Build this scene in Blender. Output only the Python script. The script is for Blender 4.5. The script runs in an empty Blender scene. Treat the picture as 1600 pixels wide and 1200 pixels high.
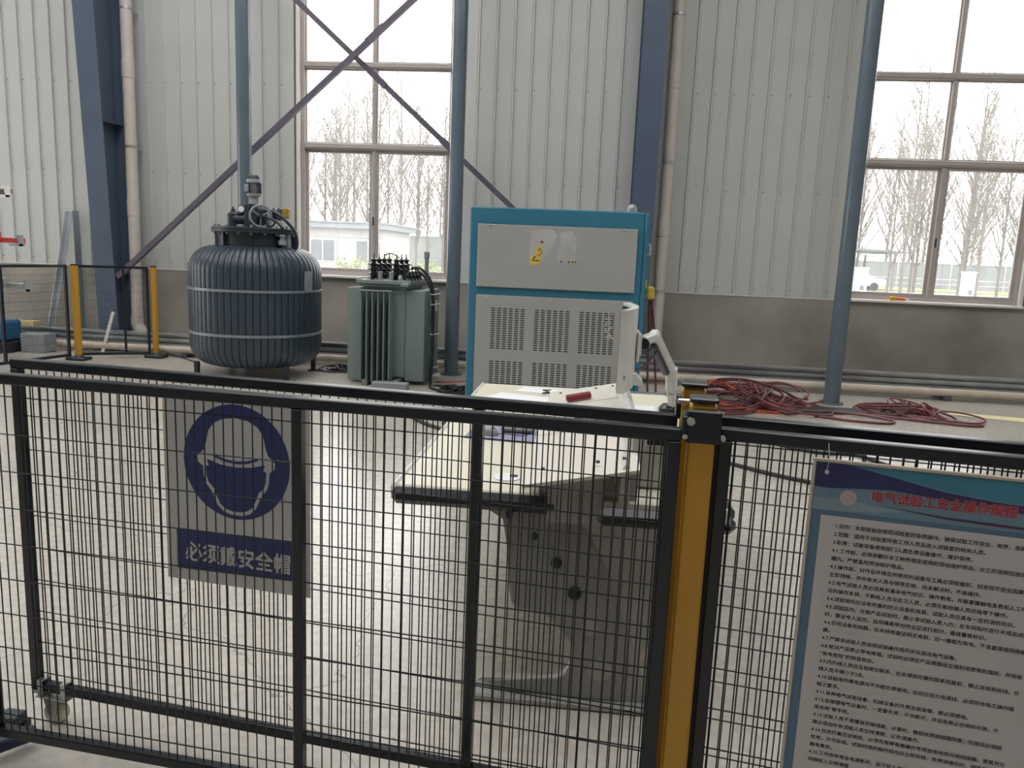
import bpy, math, random
from math import sin, cos, pi, radians, hypot, atan2
from mathutils import Matrix, Vector

# ------------------------------------------------------------------ camera, sky, exposure
SC = bpy.context.scene
COL = SC.collection
CAM_H, PITCH, ROLL, YAW, FPX = 1.6, 9.5, 2.4, 5.5, 1200.0
cam_d = bpy.data.cameras.new('camera'); cam = bpy.data.objects.new('camera', cam_d); COL.objects.link(cam)
cam_d.sensor_fit = 'HORIZONTAL'; cam_d.sensor_width = 36.0; cam_d.lens = 36.0 * FPX / 1600.0
cam_d.clip_start = 0.05; cam_d.clip_end = 600
_p, _r, _y = radians(PITCH), radians(ROLL), radians(YAW)
_f = Vector((-sin(_y) * cos(_p), cos(_y) * cos(_p), -sin(_p)))
_rt = Vector((cos(_y), sin(_y), 0)); _u = _rt.cross(_f)
_R = _rt * cos(_r) + _u * sin(_r); _U = -_rt * sin(_r) + _u * cos(_r)
cam.matrix_world = Matrix(((_R.x, _U.x, -_f.x, 0), (_R.y, _U.y, -_f.y, 0), (_R.z, _U.z, -_f.z, CAM_H), (0, 0, 0, 1)))
SC.camera = cam

world = bpy.data.worlds.new('hazy_sky'); SC.world = world; world.use_nodes = True
bg = world.node_tree.nodes['Background']
bg.inputs['Color'].default_value = (1.0, 0.995, 0.98, 1); bg.inputs['Strength'].default_value = 3.9

SC.view_settings.view_transform = 'Standard'; SC.view_settings.look = 'None'
SC.view_settings.gamma = 1.0; SC.view_settings.use_curve_mapping = False
SC.view_settings.exposure = 0.36
try:
    SC.cycles.max_bounces = 10; SC.cycles.diffuse_bounces = 6; SC.cycles.transparent_max_bounces = 16
    SC.cycles.caustics_reflective = False; SC.cycles.caustics_refractive = False
    SC.cycles.sample_clamp_indirect = 6.0
except Exception:
    pass

# ------------------------------------------------------------------ mesh helpers
class MB:
    def __init__(s): s.v = []; s.f = []
    def add(s, vs, fs):
        o = len(s.v); s.v += [tuple(p) for p in vs]; s.f += [tuple(i + o for i in q) for q in fs]; return s
    def box(s, c, d, rz=0.0, M=None):
        hx, hy, hz = d[0] / 2, d[1] / 2, d[2] / 2
        vs = [Vector((x * hx, y * hy, z * hz)) for z in (-1, 1) for y in (-1, 1) for x in (-1, 1)]
        if rz: vs = [Matrix.Rotation(rz, 3, 'Z') @ p for p in vs]
        if M is not None: vs = [M @ p for p in vs]
        vs = [(p.x + c[0], p.y + c[1], p.z + c[2]) for p in vs]
        return s.add(vs, [(0, 2, 3, 1), (4, 5, 7, 6), (0, 1, 5, 4), (2, 6, 7, 3), (0, 4, 6, 2), (1, 3, 7, 5)])
    def span(s, a, b): # box from corner to corner
        return s.box([(a[i] + b[i]) / 2 for i in range(3)], [abs(b[i] - a[i]) for i in range(3)])
    def rbox(s, c, d, b=0.01, M=None): # chamfered box
        hx, hy, hz = d[0] / 2, d[1] / 2, d[2] / 2; b = min(b, hx * .9, hy * .9, hz * .9)
        P = []; idx = {}
        for sx in (-1, 1):
            for sy in (-1, 1):
                for sz in (-1, 1):
                    for k, q in enumerate(((hx - b, hy - b, hz), (hx - b, hy, hz - b), (hx, hy - b, hz - b))):
                        idx[(sx, sy, sz, k)] = len(P); P.append(Vector((sx * q[0], sy * q[1], sz * q[2])))
        F = []
        I = lambda a, b_, c_, k: idx[(a, b_, c_, k)]
        for z in (-1, 1): F.append([I(-1, -1, z, 0), I(1, -1, z, 0), I(1, 1, z, 0), I(-1, 1, z, 0)][::z])
        for y in (-1, 1): F.append([I(-1, y, -1, 1), I(-1, y, 1, 1), I(1, y, 1, 1), I(1, y, -1, 1)][::y])
        for x in (-1, 1): F.append([I(x, -1, -1, 2), I(x, 1, -1, 2), I(x, 1, 1, 2), I(x, -1, 1, 2)][::x])
        for y in (-1, 1):
            for z in (-1, 1): F.append([I(-1, y, z, 0), I(-1, y, z, 1), I(1, y, z, 1), I(1, y, z, 0)])
        for x in (-1, 1):
            for z in (-1, 1): F.append([I(x, -1, z, 0), I(x, -1, z, 2), I(x, 1, z, 2), I(x, 1, z, 0)])
        for x in (-1, 1):
            for y in (-1, 1): F.append([I(x, y, -1, 1), I(x, y, -1, 2), I(x, y, 1, 2), I(x, y, 1, 1)])
        for x in (-1, 1):
            for y in (-1, 1):
                for z in (-1, 1): F.append([I(x, y, z, 0), I(x, y, z, 1), I(x, y, z, 2)])
        if M is not None: P = [M @ p for p in P]
        return s.add([(p.x + c[0], p.y + c[1], p.z + c[2]) for p in P], F)
    def cyl(s, p0, p1, r0, r1=None, n=12, caps=True):
        r1 = r0 if r1 is None else r1
        p0, p1 = Vector(p0), Vector(p1); d = (p1 - p0).normalized()
        a = d.orthogonal().normalized(); b = d.cross(a)
        vs = []
        for p, r in ((p0, r0), (p1, r1)):
            vs += [p + a * (r * cos(2 * pi * k / n)) + b * (r * sin(2 * pi * k / n)) for k in range(n)]
        fs = [(k, (k + 1) % n, n + (k + 1) % n, n + k) for k in range(n)]
        if caps: fs += [tuple(range(n))[::-1], tuple(range(n, 2 * n))]
        return s.add(vs, fs)
    def tube(s, pts, r, n=6, closed=False, caps=True):
        pts = [Vector(p) for p in pts]; m = len(pts); rs = r if isinstance(r, (list, tuple)) else [r] * m
        vs = []; up = None
        for i, p in enumerate(pts):
            if closed: d = pts[(i + 1) % m] - pts[i - 1]
            else: d = pts[min(i + 1, m - 1)] - pts[max(i - 1, 0)]
            if d.length < 1e-9: d = Vector((0, 0, 1))
            d.normalize()
            if up is None: up = d.orthogonal().normalized()
            up = up - d * up.dot(d)
            up = up.normalized() if up.length > 1e-6 else d.orthogonal().normalized()
            b = d.cross(up)
            vs += [p + up * (rs[i] * cos(2 * pi * k / n)) + b * (rs[i] * sin(2 * pi * k / n)) for k in range(n)]
        fs = []
        for i in range(m if closed else m - 1):
            j = (i + 1) % m
            fs += [(i * n + k, i * n + (k + 1) % n, j * n + (k + 1) % n, j * n + k) for k in range(n)]
        if not closed and caps: fs += [tuple(range(n))[::-1], tuple((m - 1) * n + k for k in range(n))]
        return s.add(vs, fs)
    def lathe(s, prof, c=(0, 0, 0), n=32, M=None):
        vs = []
        for r, z in prof:
            for k in range(n):
                p = Vector((r * cos(2 * pi * k / n), r * sin(2 * pi * k / n), z))
                if M is not None: p = M @ p
                vs.append((p.x + c[0], p.y + c[1], p.z + c[2]))
        m = len(prof); fs = []
        for i in range(m - 1):
            fs += [(i * n + k, i * n + (k + 1) % n, (i + 1) * n + (k + 1) % n, (i + 1) * n + k) for k in range(n)]
        fs += [tuple(range(n))[::-1], tuple((m - 1) * n + k for k in range(n))]
        return s.add(vs, fs)
    def prism(s, poly, c0, c1, fn):
        n = len(poly)
        vs = [fn(a, b, c0) for a, b in poly] + [fn(a, b, c1) for a, b in poly]
        fs = [tuple(range(n))[::-1], tuple(range(n, 2 * n))] + [(k, (k + 1) % n, n + (k + 1) % n, n + k) for k in range(n)]
        return s.add(vs, fs)
    def mesh(s, name, smooth=35):
        me = bpy.data.meshes.new(name); me.from_pydata(s.v, [], s.f)
        import bmesh
        b = bmesh.new(); b.from_mesh(me); bmesh.ops.recalc_face_normals(b, faces=b.faces); b.to_mesh(me); b.free()
        if smooth:
            me.polygons.foreach_set('use_smooth', [True] * len(me.polygons)); me.set_sharp_from_angle(angle=radians(smooth))
        me.update(); return me

XZ = lambda a, b, c: (a, c, b)      # polygon in x,z extruded along y
YZ = lambda a, b, c: (c, a, b)
XY = lambda a, b, c: (a, b, c)
W = {}
def obj(name, mb, m, parent=None, local=False, loc=(0, 0, 0), rot=(0, 0, 0), kind=None, label=None, smooth=35):
    me = mb if isinstance(mb, bpy.types.Mesh) else mb.mesh(name, smooth)
    if m is not None and not me.materials: me.materials.append(m)
    o = bpy.data.objects.new(name, me); COL.objects.link(o)
    o.location = loc; o.rotation_euler = rot
    if parent is not None:
        o.parent = parent
        if not local: o.matrix_parent_inverse = W[parent].inverted()
    Mb = Matrix.Translation(loc) @ o.rotation_euler.to_matrix().to_4x4()
    W[o] = (W[parent] @ Mb) if (parent is not None and local) else Mb
    if kind: o['kind'] = kind
    if label: o['label'] = label
    return o
def tag(o, label, cat, group=None, kind=None):
    o['label'] = label; o['category'] = cat
    if group: o['group'] = group
    if kind: o['kind'] = kind
    return o
def thing(name, label, cat, loc=(0, 0, 0), rz=0.0, group=None):
    o = bpy.data.objects.new(name, None); COL.objects.link(o); o.empty_display_size = .1
    o.location = loc; o.rotation_euler = (0, 0, rz)
    W[o] = Matrix.Translation(loc) @ Matrix.Rotation(rz, 4, 'Z')
    return tag(o, label, cat, group)
def struct(name, mb, m, label, parent=None):
    o = obj(name, mb, m, parent); o['kind'] = 'structure'; o['label'] = label; return o
def structE(name, label, loc=(0, 0, 0)):
    o = bpy.data.objects.new(name, None); COL.objects.link(o); o.location = loc
    W[o] = Matrix.Translation(loc); o['kind'] = 'structure'; o['label'] = label; return o
def smoothpath(pts, k=6, closed=False):
    P = [Vector(p) for p in pts]; n = len(P); out = []
    rng = range(n) if closed else range(n - 1)
    for i in rng:
        p0 = P[(i - 1) % n] if closed or i > 0 else P[0]; p1 = P[i]; p2 = P[(i + 1) % n]
        p3 = P[(i + 2) % n] if closed or i + 2 < n else P[n - 1]
        for t in range(k):
            t /= k
            out.append(0.5 * ((2 * p1) + (p2 - p0) * t + (2 * p0 - 5 * p1 + 4 * p2 - p3) * t * t + (3 * p1 - p0 - 3 * p2 + p3) * t ** 3))
    if not closed: out.append(P[-1])
    return out

# ------------------------------------------------------------------ materials
def mat(name, col, rough=0.5, metal=0.0, var=0.12, scale=6.0, bump=0.0, spec=0.5, trans=None):
    m = bpy.data.materials.new(name); m.use_nodes = True; nt = m.node_tree; N = nt.nodes; L = nt.links
    b = N['Principled BSDF']; b.inputs['Roughness'].default_value = rough; b.inputs['Metallic'].default_value = metal
    b.inputs['Specular IOR Level'].default_value = spec
    tc = N.new('ShaderNodeTexCoord'); no = N.new('ShaderNodeTexNoise')
    no.inputs['Scale'].default_value = scale; no.inputs['Detail'].default_value = 5
    L.new(tc.outputs['Object'], no.inputs['Vector'])
    mr = N.new('ShaderNodeMapRange'); mr.inputs['From Min'].default_value = .3; mr.inputs['From Max'].default_value = .7
    mr.inputs['To Min'].default_value = 1 - var; mr.inputs['To Max'].default_value = 1 + var
    L.new(no.outputs['Fac'], mr.inputs['Value'])
    mx = N.new('ShaderNodeVectorMath'); mx.operation = 'SCALE'; mx.inputs[0].default_value = col
    L.new(mr.outputs['Result'], mx.inputs['Scale']); L.new(mx.outputs['Vector'], b.inputs['Base Color'])
    if bump:
        bp = N.new('ShaderNodeBump'); bp.inputs['Strength'].default_value = bump; bp.inputs['Distance'].default_value = .02
        L.new(no.outputs['Fac'], bp.inputs['Height']); L.new(bp.outputs['Normal'], b.inputs['Normal'])
    return m
def glass_mat(name, tint=(1, 1, 1), gloss=.08, dust=.05):
    m = bpy.data.materials.new(name); m.use_nodes = True; nt = m.node_tree; N = nt.nodes; L = nt.links
    out = N['Material Output']; N.remove(N['Principled BSDF'])
    t = N.new('ShaderNodeBsdfTransparent'); t.inputs['Color'].default_value = (*tint, 1)
    g = N.new('ShaderNodeBsdfGlossy'); g.inputs['Roughness'].default_value = .03
    d = N.new('ShaderNodeBsdfTranslucent'); d.inputs['Color'].default_value = (.9, .88, .84, 1)
    a = N.new('ShaderNodeMixShader'); a.inputs['Fac'].default_value = gloss
    L.new(t.outputs[0], a.inputs[1]); L.new(g.outputs[0], a.inputs[2])
    no = N.new('ShaderNodeTexNoise'); no.inputs['Scale'].default_value = 5
    tc = N.new('ShaderNodeTexCoord'); L.new(tc.outputs['Object'], no.inputs['Vector'])
    mr = N.new('ShaderNodeMapRange'); mr.inputs['To Min'].default_value = dust * .4; mr.inputs['To Max'].default_value = dust * 1.6
    L.new(no.outputs['Fac'], mr.inputs['Value'])
    c = N.new('ShaderNodeMixShader'); L.new(mr.outputs['Result'], c.inputs['Fac'])
    L.new(a.outputs[0], c.inputs[1]); L.new(d.outputs[0], c.inputs[2]); L.new(c.outputs[0], out.inputs['Surface'])
    return m
def floor_mat():
    m = mat('concrete_floor', (.51, .475, .42), .38, var=.10, scale=.9, spec=.9)
    nt = m.node_tree; N = nt.nodes; L = nt.links; b = N['Principled BSDF']
    tc = N.new('ShaderNodeTexCoord')
    old = b.inputs['Base Color'].links[0].from_socket
    fine = N.new('ShaderNodeTexNoise'); fine.inputs['Scale'].default_value = 22; fine.inputs['Detail'].default_value = 8
    L.new(tc.outputs['Object'], fine.inputs['Vector'])
    r = N.new('ShaderNodeMapRange'); r.inputs['From Min'].default_value = .35; r.inputs['From Max'].default_value = .65
    r.inputs['To Min'].default_value = .9; r.inputs['To Max'].default_value = 1.07; L.new(fine.outputs['Fac'], r.inputs['Value'])
    s1 = N.new('ShaderNodeVectorMath'); s1.operation = 'SCALE'; L.new(old, s1.inputs[0]); L.new(r.outputs['Result'], s1.inputs['Scale'])
    # hairline cracks
    wob = N.new('ShaderNodeTexNoise'); wob.inputs['Scale'].default_value = 1.6; wob.inputs['Detail'].default_value = 6
    L.new(tc.outputs['Object'], wob.inputs['Vector'])
    mixv = N.new('ShaderNodeVectorMath'); mixv.operation = 'MULTIPLY_ADD'; mixv.inputs[1].default_value = (.7, .7, .7)
    L.new(wob.outputs['Color'], mixv.inputs[0]); L.new(tc.outputs['Object'], mixv.inputs[2])
    vo = N.new('ShaderNodeTexVoronoi'); vo.feature = 'DISTANCE_TO_EDGE'; vo.inputs['Scale'].default_value = .42
    L.new(mixv.outputs['Vector'], vo.inputs['Vector'])
    cr = N.new('ShaderNodeMapRange'); cr.inputs['From Min'].default_value = 0; cr.inputs['From Max'].default_value = .0022
    cr.inputs['To Min'].default_value = .55; cr.inputs['To Max'].default_value = 1; L.new(vo.outputs['Distance'], cr.inputs['Value'])
    s2 = N.new('ShaderNodeVectorMath'); s2.operation = 'SCALE'; L.new(s1.outputs['Vector'], s2.inputs[0]); L.new(cr.outputs['Result'], s2.inputs['Scale'])
    # dark specks
    sp = N.new('ShaderNodeTexVoronoi'); sp.inputs['Scale'].default_value = 9; L.new(tc.outputs['Object'], sp.inputs['Vector'])
    sr = N.new('ShaderNodeMapRange'); sr.inputs['From Min'].default_value = .03; sr.inputs['From Max'].default_value = .05
    sr.inputs['To Min'].default_value = .6; sr.inputs['To Max'].default_value = 1; L.new(sp.outputs['Distance'], sr.inputs['Value'])
    s3 = N.new('ShaderNodeVectorMath'); s3.operation = 'SCALE'; L.new(s2.outputs['Vector'], s3.inputs[0]); L.new(sr.outputs['Result'], s3.inputs['Scale'])
    L.new(s3.outputs['Vector'], b.inputs['Base Color'])
    rr = N.new('ShaderNodeMapRange'); rr.inputs['To Min'].default_value = .14; rr.inputs['To Max'].default_value = .32
    L.new(fine.outputs['Fac'], rr.inputs['Value']); L.new(rr.outputs['Result'], b.inputs['Roughness'])
    bp = N.new('ShaderNodeBump'); bp.inputs['Strength'].default_value = .22; bp.inputs['Distance'].default_value = .005
    L.new(fine.outputs['Fac'], bp.inputs['Height']); L.new(bp.outputs['Normal'], b.inputs['Normal'])
    return m

M_FLOOR = floor_mat()
M_PLASTER = mat('stained_plaster', (.30, .275, .245), .85, var=.28, scale=1.1, bump=.15)
M_PANEL = mat('pale_cladding', (.53, .54, .525), .42, var=.05, scale=1.5)
M_CEIL = mat('roof_sheet', (.45, .46, .47), .6)
M_COLUMN = mat('slate_blue_paint', (.085, .115, .17), .4, var=.08, scale=2)
M_POLE = mat('grey_blue_pole_paint', (.12, .155, .19), .2, var=.08, scale=2)
M_PVC = mat('white_pvc', (.58, .53, .49), .4, var=.05)
M_BRACE = mat('purple_grey_primer', (.11, .095, .13), .5)
M_ALU = mat('window_aluminium', (.45, .405, .385), .4, var=.04)
M_TRIM = mat('white_trim', (.75, .73, .69), .5, var=.04)
M_GLASS = glass_mat('dusty_glass')
M_BLACK = mat('black_powder_coat', (.008, .0115, .019), .28, var=.1)
M_YELLOW = mat('safety_yellow', (.52, .27, .025), .42, var=.06, scale=3)
M_CAP = mat('black_plastic_cap', (.03, .03, .035), .12, var=.05)
M_ZINC = mat('zinc_plated', (.58, .58, .56), .3, metal=.8, var=.1)
M_GALV = mat('galvanised_steel', (.52, .54, .56), .32, metal=.75, var=.18, scale=3)
M_BEIGE = mat('beige_pipe', (.55, .48, .40), .45)
M_TANK = mat('glare_lifted_black_enamel', (.032, .048, .068), .36, var=.1, scale=3)  # black enamel with the bluish lift of veiling glare put into its colour
M_BAND = mat('worn_steel_band', (.24, .27, .30), .4, metal=.3)
M_DARKIRON = mat('dark_cast_iron', (.024, .033, .044), .42, var=.15)
M_LGREY = mat('light_grey_casting', (.27, .29, .30), .4)
M_TRGREEN = mat('grey_green_enamel', (.20, .245, .235), .38, var=.06, scale=2)
M_PORC = mat('dark_porcelain', (.018, .020, .024), .22)
M_TEAL = mat('teal_enamel', (.032, .165, .25), .38, var=.05, scale=2)
M_CABGREY = mat('cabinet_grey_enamel', (.33, .335, .325), .45, var=.04, scale=2)
M_SLOT = mat('vent_shadow', (.012, .013, .014), .8)
M_DESK = mat('cream_laminate', (.72, .69, .56), .4, var=.04, scale=3)
M_WHITE = mat('white_enamel', (.70, .66, .59), .38, var=.03)
M_DGREY = mat('grey_side_panel', (.36, .355, .335), .5, var=.05)
M_DGREY2 = mat('grey_bracket_plate', (.27, .268, .255), .5, var=.05)
M_RUBBER = mat('black_bumper', (.02, .022, .025), .28)
M_PAPER = mat('white_paper', (.80, .80, .82), .8, var=.02)
M_PAD = mat('lavender_mouse_mat', (.30, .30, .42), .8, var=.05)
M_PLGREY = mat('grey_plastic', (.30, .30, .30), .4)
M_SILVER = mat('silver_white_plastic', (.66, .66, .64), .35)
M_RED = mat('dark_red_plastic', (.19, .012, .018), .5)
M_REDCABLE = mat('red_cable', (.17, .045, .05), .45, var=.45, scale=3)
M_ORANGE = mat('orange_cable', (.60, .10, .03), .5)
M_BLKCABLE = mat('black_cable', (.02, .02, .022), .5)
M_SUNPATCH = mat('painted_sunlight', (.80, .70, .42), .6)  # pale yellow standing in for sunlight on the floor
M_BLUE = mat('blue_machine_paint', (.02, .12, .26), .45)
M_REDP = mat('red_paint', (.45, .05, .05), .45)
M_SIGNW = mat('sign_white', (.58, .58, .58), .45, var=.02)
M_SIGNB = mat('sign_blue', (.022, .035, .16), .4, var=.03)
M_POSTW = mat('poster_white', (.56, .53, .54), .5, var=.02)
M_POSTB = mat('poster_steel_blue', (.10, .19, .30), .5, var=.02)
M_POSTT = mat('poster_teal', (.05, .22, .33), .5)
M_POSTN = mat('poster_navy', (.028, .030, .13), .5)
M_POSTL = mat('poster_light_blue', (.16, .28, .38), .5)
M_POSTM = mat('poster_plum', (.09, .03, .09), .5)
M_POSTK = mat('poster_pinkish', (.50, .40, .42), .5)
M_TXT = mat('poster_text', (.05, .042, .045), .6)
M_TXTR = mat('title_red', (.42, .02, .045), .5)
M_LABY = mat('label_yellow', (.60, .45, .08), .6)
M_RES = mat('sticker_residue', (.40, .405, .40), .6)
M_BARK = mat('bare_bark', (.17, .155, .14), .9)
M_GRASS = mat('dry_grass', (.22, .30, .10), .9, var=.25, scale=.5)
M_ASPH = mat('outside_concrete', (.34, .33, .31), .8, var=.1, scale=.3)
M_BWALL = mat('boundary_grey', (.22, .24, .26), .8, var=.12, scale=.5)
M_HOUSE = mat('pale_render', (.36, .36, .36), .8)
M_CORN = mat('grey_cornice', (.22, .25, .28), .7)
M_WINDK = mat('far_window', (.12, .14, .16), .3)
M_CARW = mat('white_car_paint', (.75, .75, .75), .25)
M_BUSH = mat('pale_shrub', (.28, .34, .12), .9, var=.3)
M_PLATE = mat('dark_steel_plate', (.07, .075, .08), .3, metal=.4)
M_CLEAR = glass_mat('clear_dome', (.95, .95, .95), .25, .25)

# ------------------------------------------------------------------ room shell
WY = 11.0                      # inner face of window wall
XL, XR, YB, ZC = -17.0, 15.0, -13.0, 8.6
BASE = 1.19
WIN = [(-12.0, -9.8), (-4.24, -2.03), (3.48, 5.72), (11.25, 13.45)]
WZ0, WZ1 = 1.21, 5.32

struct('floor', MB().span((XL, YB, -.2), (XR, WY + .3, 0)), M_FLOOR, 'smooth warm grey concrete workshop floor with hairline cracks')
wb = MB()
wb.span((XL, WY, 0), (XR, WY + .24, BASE))
edges = [XL] + [e for w in WIN for e in w] + [XR]
for i in range(0, len(edges), 2): wb.span((edges[i], WY + .06, BASE), (edges[i + 1], WY + .24, ZC))
for a, b in WIN: wb.span((a, WY + .06, WZ1), (b, WY + .24, ZC))
WALLB = struct('wall_back', wb, M_PLASTER, 'window wall of stained grey plaster below pale ribbed metal cladding')
PIT = .2445
def strip(z0, z1):
    return MB().prism([(0, .055), (0, .012), (.008, -.010), (.026, -.010), (.034, .012), (PIT - .002, .012), (PIT - .002, .055)], z0, z1,
                      lambda a, b, c: (a, b, c)).mesh('wall_panel', 20)
m_full, m_top = strip(BASE, ZC), strip(WZ1, ZC)
for m in (m_full, m_top): m.materials.append(M_PANEL)
screws = MB()
x = -12.9
k = 0
for (a, b) in [(-9.78, -4.26), (-2.01, 3.46), (5.74, 7.6)]:
    n = int((b - a) / PIT); off = ((b - a) - n * PIT) / 2
    for i in range(n):
        xx = a + off + i * PIT
        obj('wall_panel', m_full, None, WALLB, loc=(xx, WY, 0))
        for z in (1.28, 2.58, 3.84, 5.04, 6.3):
            screws.cyl((xx + .06, WY + .013, z), (xx + .06, WY + .004, z), .008, n=6)
for (a, b) in WIN[1:3]:
    n = int((b - a) / PIT)
    for i in range(n): obj('wall_panel', m_top, None, WALLB, loc=(a + .02 + i * PIT, WY, 0))
obj('panel_screws', screws, M_BRACE, WALLB, kind='stuff')
fl = MB(); fl.span((-9.8, WY - .008, BASE - .015), (-4.26, WY + .055, BASE - .001)); fl.span((-2.01, WY - .008, BASE - .015), (3.46, WY + .055, BASE - .001)); fl.span((5.74, WY - .008, BASE - .015), (7.7, WY + .055, BASE - .001))
obj('drip_flashing', fl, M_TRIM, WALLB)

wl = MB(); wl.span((XL - .2, YB, 0), (XL, 4.6, ZC)); wl.span((XL - .2, 9.2, 0), (XL, WY, ZC)); wl.span((XL - .2, 4.6, 4.4), (XL, 9.2, ZC))
struct('wall_left', wl, M_PANEL, 'side wall of the hall with a wide open loading doorway')
struct('wall_right', MB().span((XR, YB, 0), (XR + .2, WY, ZC)), M_PANEL, 'plain clad side wall of the hall')
struct('wall_rear', MB().span((XL, YB - .2, 0), (XR, YB, ZC)), M_PANEL, 'plain clad rear wall of the hall')
ce = MB()
SKY = [(-12.6, -9.8, 0.0, 9.8), (-5.8, -2.6, 0.0, 9.8), (0.2, 3.0, -1.0, 6.8), (8.4, 10.4, -1.0, 6.0)]  # unseen roof openings, sized and placed for the light they let in
ex = [XL] + [e for w in SKY for e in w[:2]] + [XR]
for i in range(0, len(ex), 2): ce.span((ex[i], YB, ZC), (ex[i + 1], WY + .3, ZC + .12))
for a, b, c, d in SKY: ce.span((a, YB, ZC), (b, c, ZC + .12)); ce.span((a, d, ZC), (b, WY + .3, ZC + .12))
struct('ceiling', ce, M_CEIL, 'sheet roof with open skylight strips, unseen and laid out for the light')

# windows
def window(n, a, b, mull, label, seen=True):
    e = structE('window_%d' % n, label, (a, WY, WZ0))
    yf = WY + .09
    f = MB(); t = .055
    f.span((a, yf - .05, WZ0), (a + t, yf + .05, WZ1)); f.span((b - t, yf - .05, WZ0), (b, yf + .05, WZ1))
    f.span((a + t, yf - .05, WZ0), (b - t, yf + .05, WZ0 + t)); f.span((a + t, yf - .05, WZ1 - t), (b - t, yf + .05, WZ1))
    obj('window_frame', f, M_ALU, e)
    zs = [WZ0 + t, 3.03, 4.13, WZ1 - t]
    for z in zs[1:3]:
        tr = MB().rbox(((a + b) / 2, yf - .01, z), (b - a - 2 * t, .12, .085), .012)
        obj('transom', tr, M_ALU, e)
        obj('transom_groove', MB().rbox(((a + b) / 2, yf - .075, z - .012), (b - a - 2 * t, .012, .03), .004), M_ALU, e)
    for i in range(3):
        z0 = zs[i] + (.042 if i else 0); z1 = zs[i + 1] - (.042 if i < 2 else 0)
        obj('mullion', MB().rbox((mull, yf - .005, (z0 + z1) / 2), (.055, .09, z1 - z0), .008), M_ALU, e)
        for (p, q) in ((a + t, mull - .027), (mull + .027, b - t)):
            s = .045 if i == 0 else .018
            fr = MB(); yy = yf + (.012 if p < mull else -.012)
            fr.span((p, yy - .018, z0), (p + s, yy + .018, z1)); fr.span((q - s, yy - .018, z0), (q, yy + .018, z1))
            fr.span((p + s, yy - .018, z0), (q - s, yy + .018, z0 + s)); fr.span((p + s, yy - .018, z1 - s), (q - s, yy + .018, z1))
            obj('sash', fr, M_ALU, e)
            obj('pane', MB().span((p + s, yy - .002, z0 + s), (q - s, yy + .002, z1 - s)), M_GLASS, e)
    r = MB()
    r.span((a - .05, WY - .012, WZ0 - .03), (a - .001, WY + .055, WZ1)); r.span((b + .001, WY - .012, WZ0 - .03), (b + .05, WY + .055, WZ1))
    obj('reveal_trim', r, M_TRIM, e)
    obj('window_sill', MB().rbox(((a + b) / 2, WY - .005, WZ0 - .02), (b - a + .1, .12, .035), .006), M_TRIM, e)
    obj('sash_latch', MB().rbox((mull, yf - .06, 2.0), (.02, .03, .12), .006), M_BLACK, e)
window(1, *WIN[1], -3.17, 'tall six pane window behind the transformer')
window(2, *WIN[2], 4.58, 'tall six pane window at the right')
window(3, *WIN[0], -10.9, 'tall window further left along the wall')
window(4, *WIN[3], 12.35, 'tall window further right along the wall')

# tapered steel columns
def column(x0, label):
    t = thing('steel_column', label, 'column', (x0, 10.9, 0))
    yb, yt = 10.55, 10.05
    obj('web', MB().prism([(10.88, 0), (yb + .01, 0), (yt + .01, ZC), (10.88, ZC)], x0 - .006, x0 + .006, YZ), M_COLUMN, t)
    obj('inner_flange', MB().prism([(yb + .012, 0), (yb - .006, 0), (yt - .006, ZC), (yt + .012, ZC)], x0 - .15, x0 + .15, YZ), M_COLUMN, t)
    obj('outer_flange', MB().span((x0 - .15, 10.88, 0), (x0 + .15, 10.9, ZC)), M_COLUMN, t)
    obj('base_plate', MB().rbox((x0, 10.7, .0125), (.42, .48, .025), .004), M_COLUMN, t)
    st = MB()
    for z in (1.1, 3.2, 5.3): st.span((x0 + .006, yb + .02 - (yb - yt) * z / ZC, z), (x0 + .13, 10.88, z + .012)); st.span((x0 - .13, yb + .02 - (yb - yt) * z / ZC, z), (x0 - .006, 10.88, z + .012))
    obj('stiffener_plates', st, M_COLUMN, t)
column(-6.95, 'dark slate steel column behind the far mesh fence')
column(.62, 'dark slate steel column behind the teal cabinet')

def downpipe(x0, y0, label, elbow):
    t = thing('rain_downpipe', label, 'pipe', (x0, y0, 0))
    obj('pipe', MB().cyl((x0, y0, .42 if elbow else .05), (x0, y0, ZC), .08, n=24), M_PVC, t)
    for z in (2.05, 3.95, 6.1):
        obj('coupling', MB().lathe([(.081, z - .12), (.087, z - .115), (.087, z + .115), (.081, z + .12)], (x0, y0, 0), 24), M_PVC, t)
    for z in (1.2, 2.9, 4.75):
        c = MB().lathe([(.081, z - .015), (.085, z - .015), (.085, z + .015), (.081, z + .015)], (x0, y0, 0), 24)
        c.span((x0 - .012, y0 + .08, z - .012), (x0 + .012, WY - .012, z + .012))
        obj('pipe_clamp', c, M_ZINC, t)
    if elbow:
        obj('elbow', MB().tube(smoothpath([(x0, y0, .5), (x0, y0, .36), (x0 + .09, y0 - .01, .2), (x0 + .16, y0 - .02, .0)], 5), .088, 20), M_PVC, t)
downpipe(-6.62, 10.72, 'white plastic rain downpipe with foot elbow beside the column behind the far fence', True)
downpipe(.935, 10.72, 'white plastic rain downpipe to the right of the teal cabinet', False)

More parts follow.
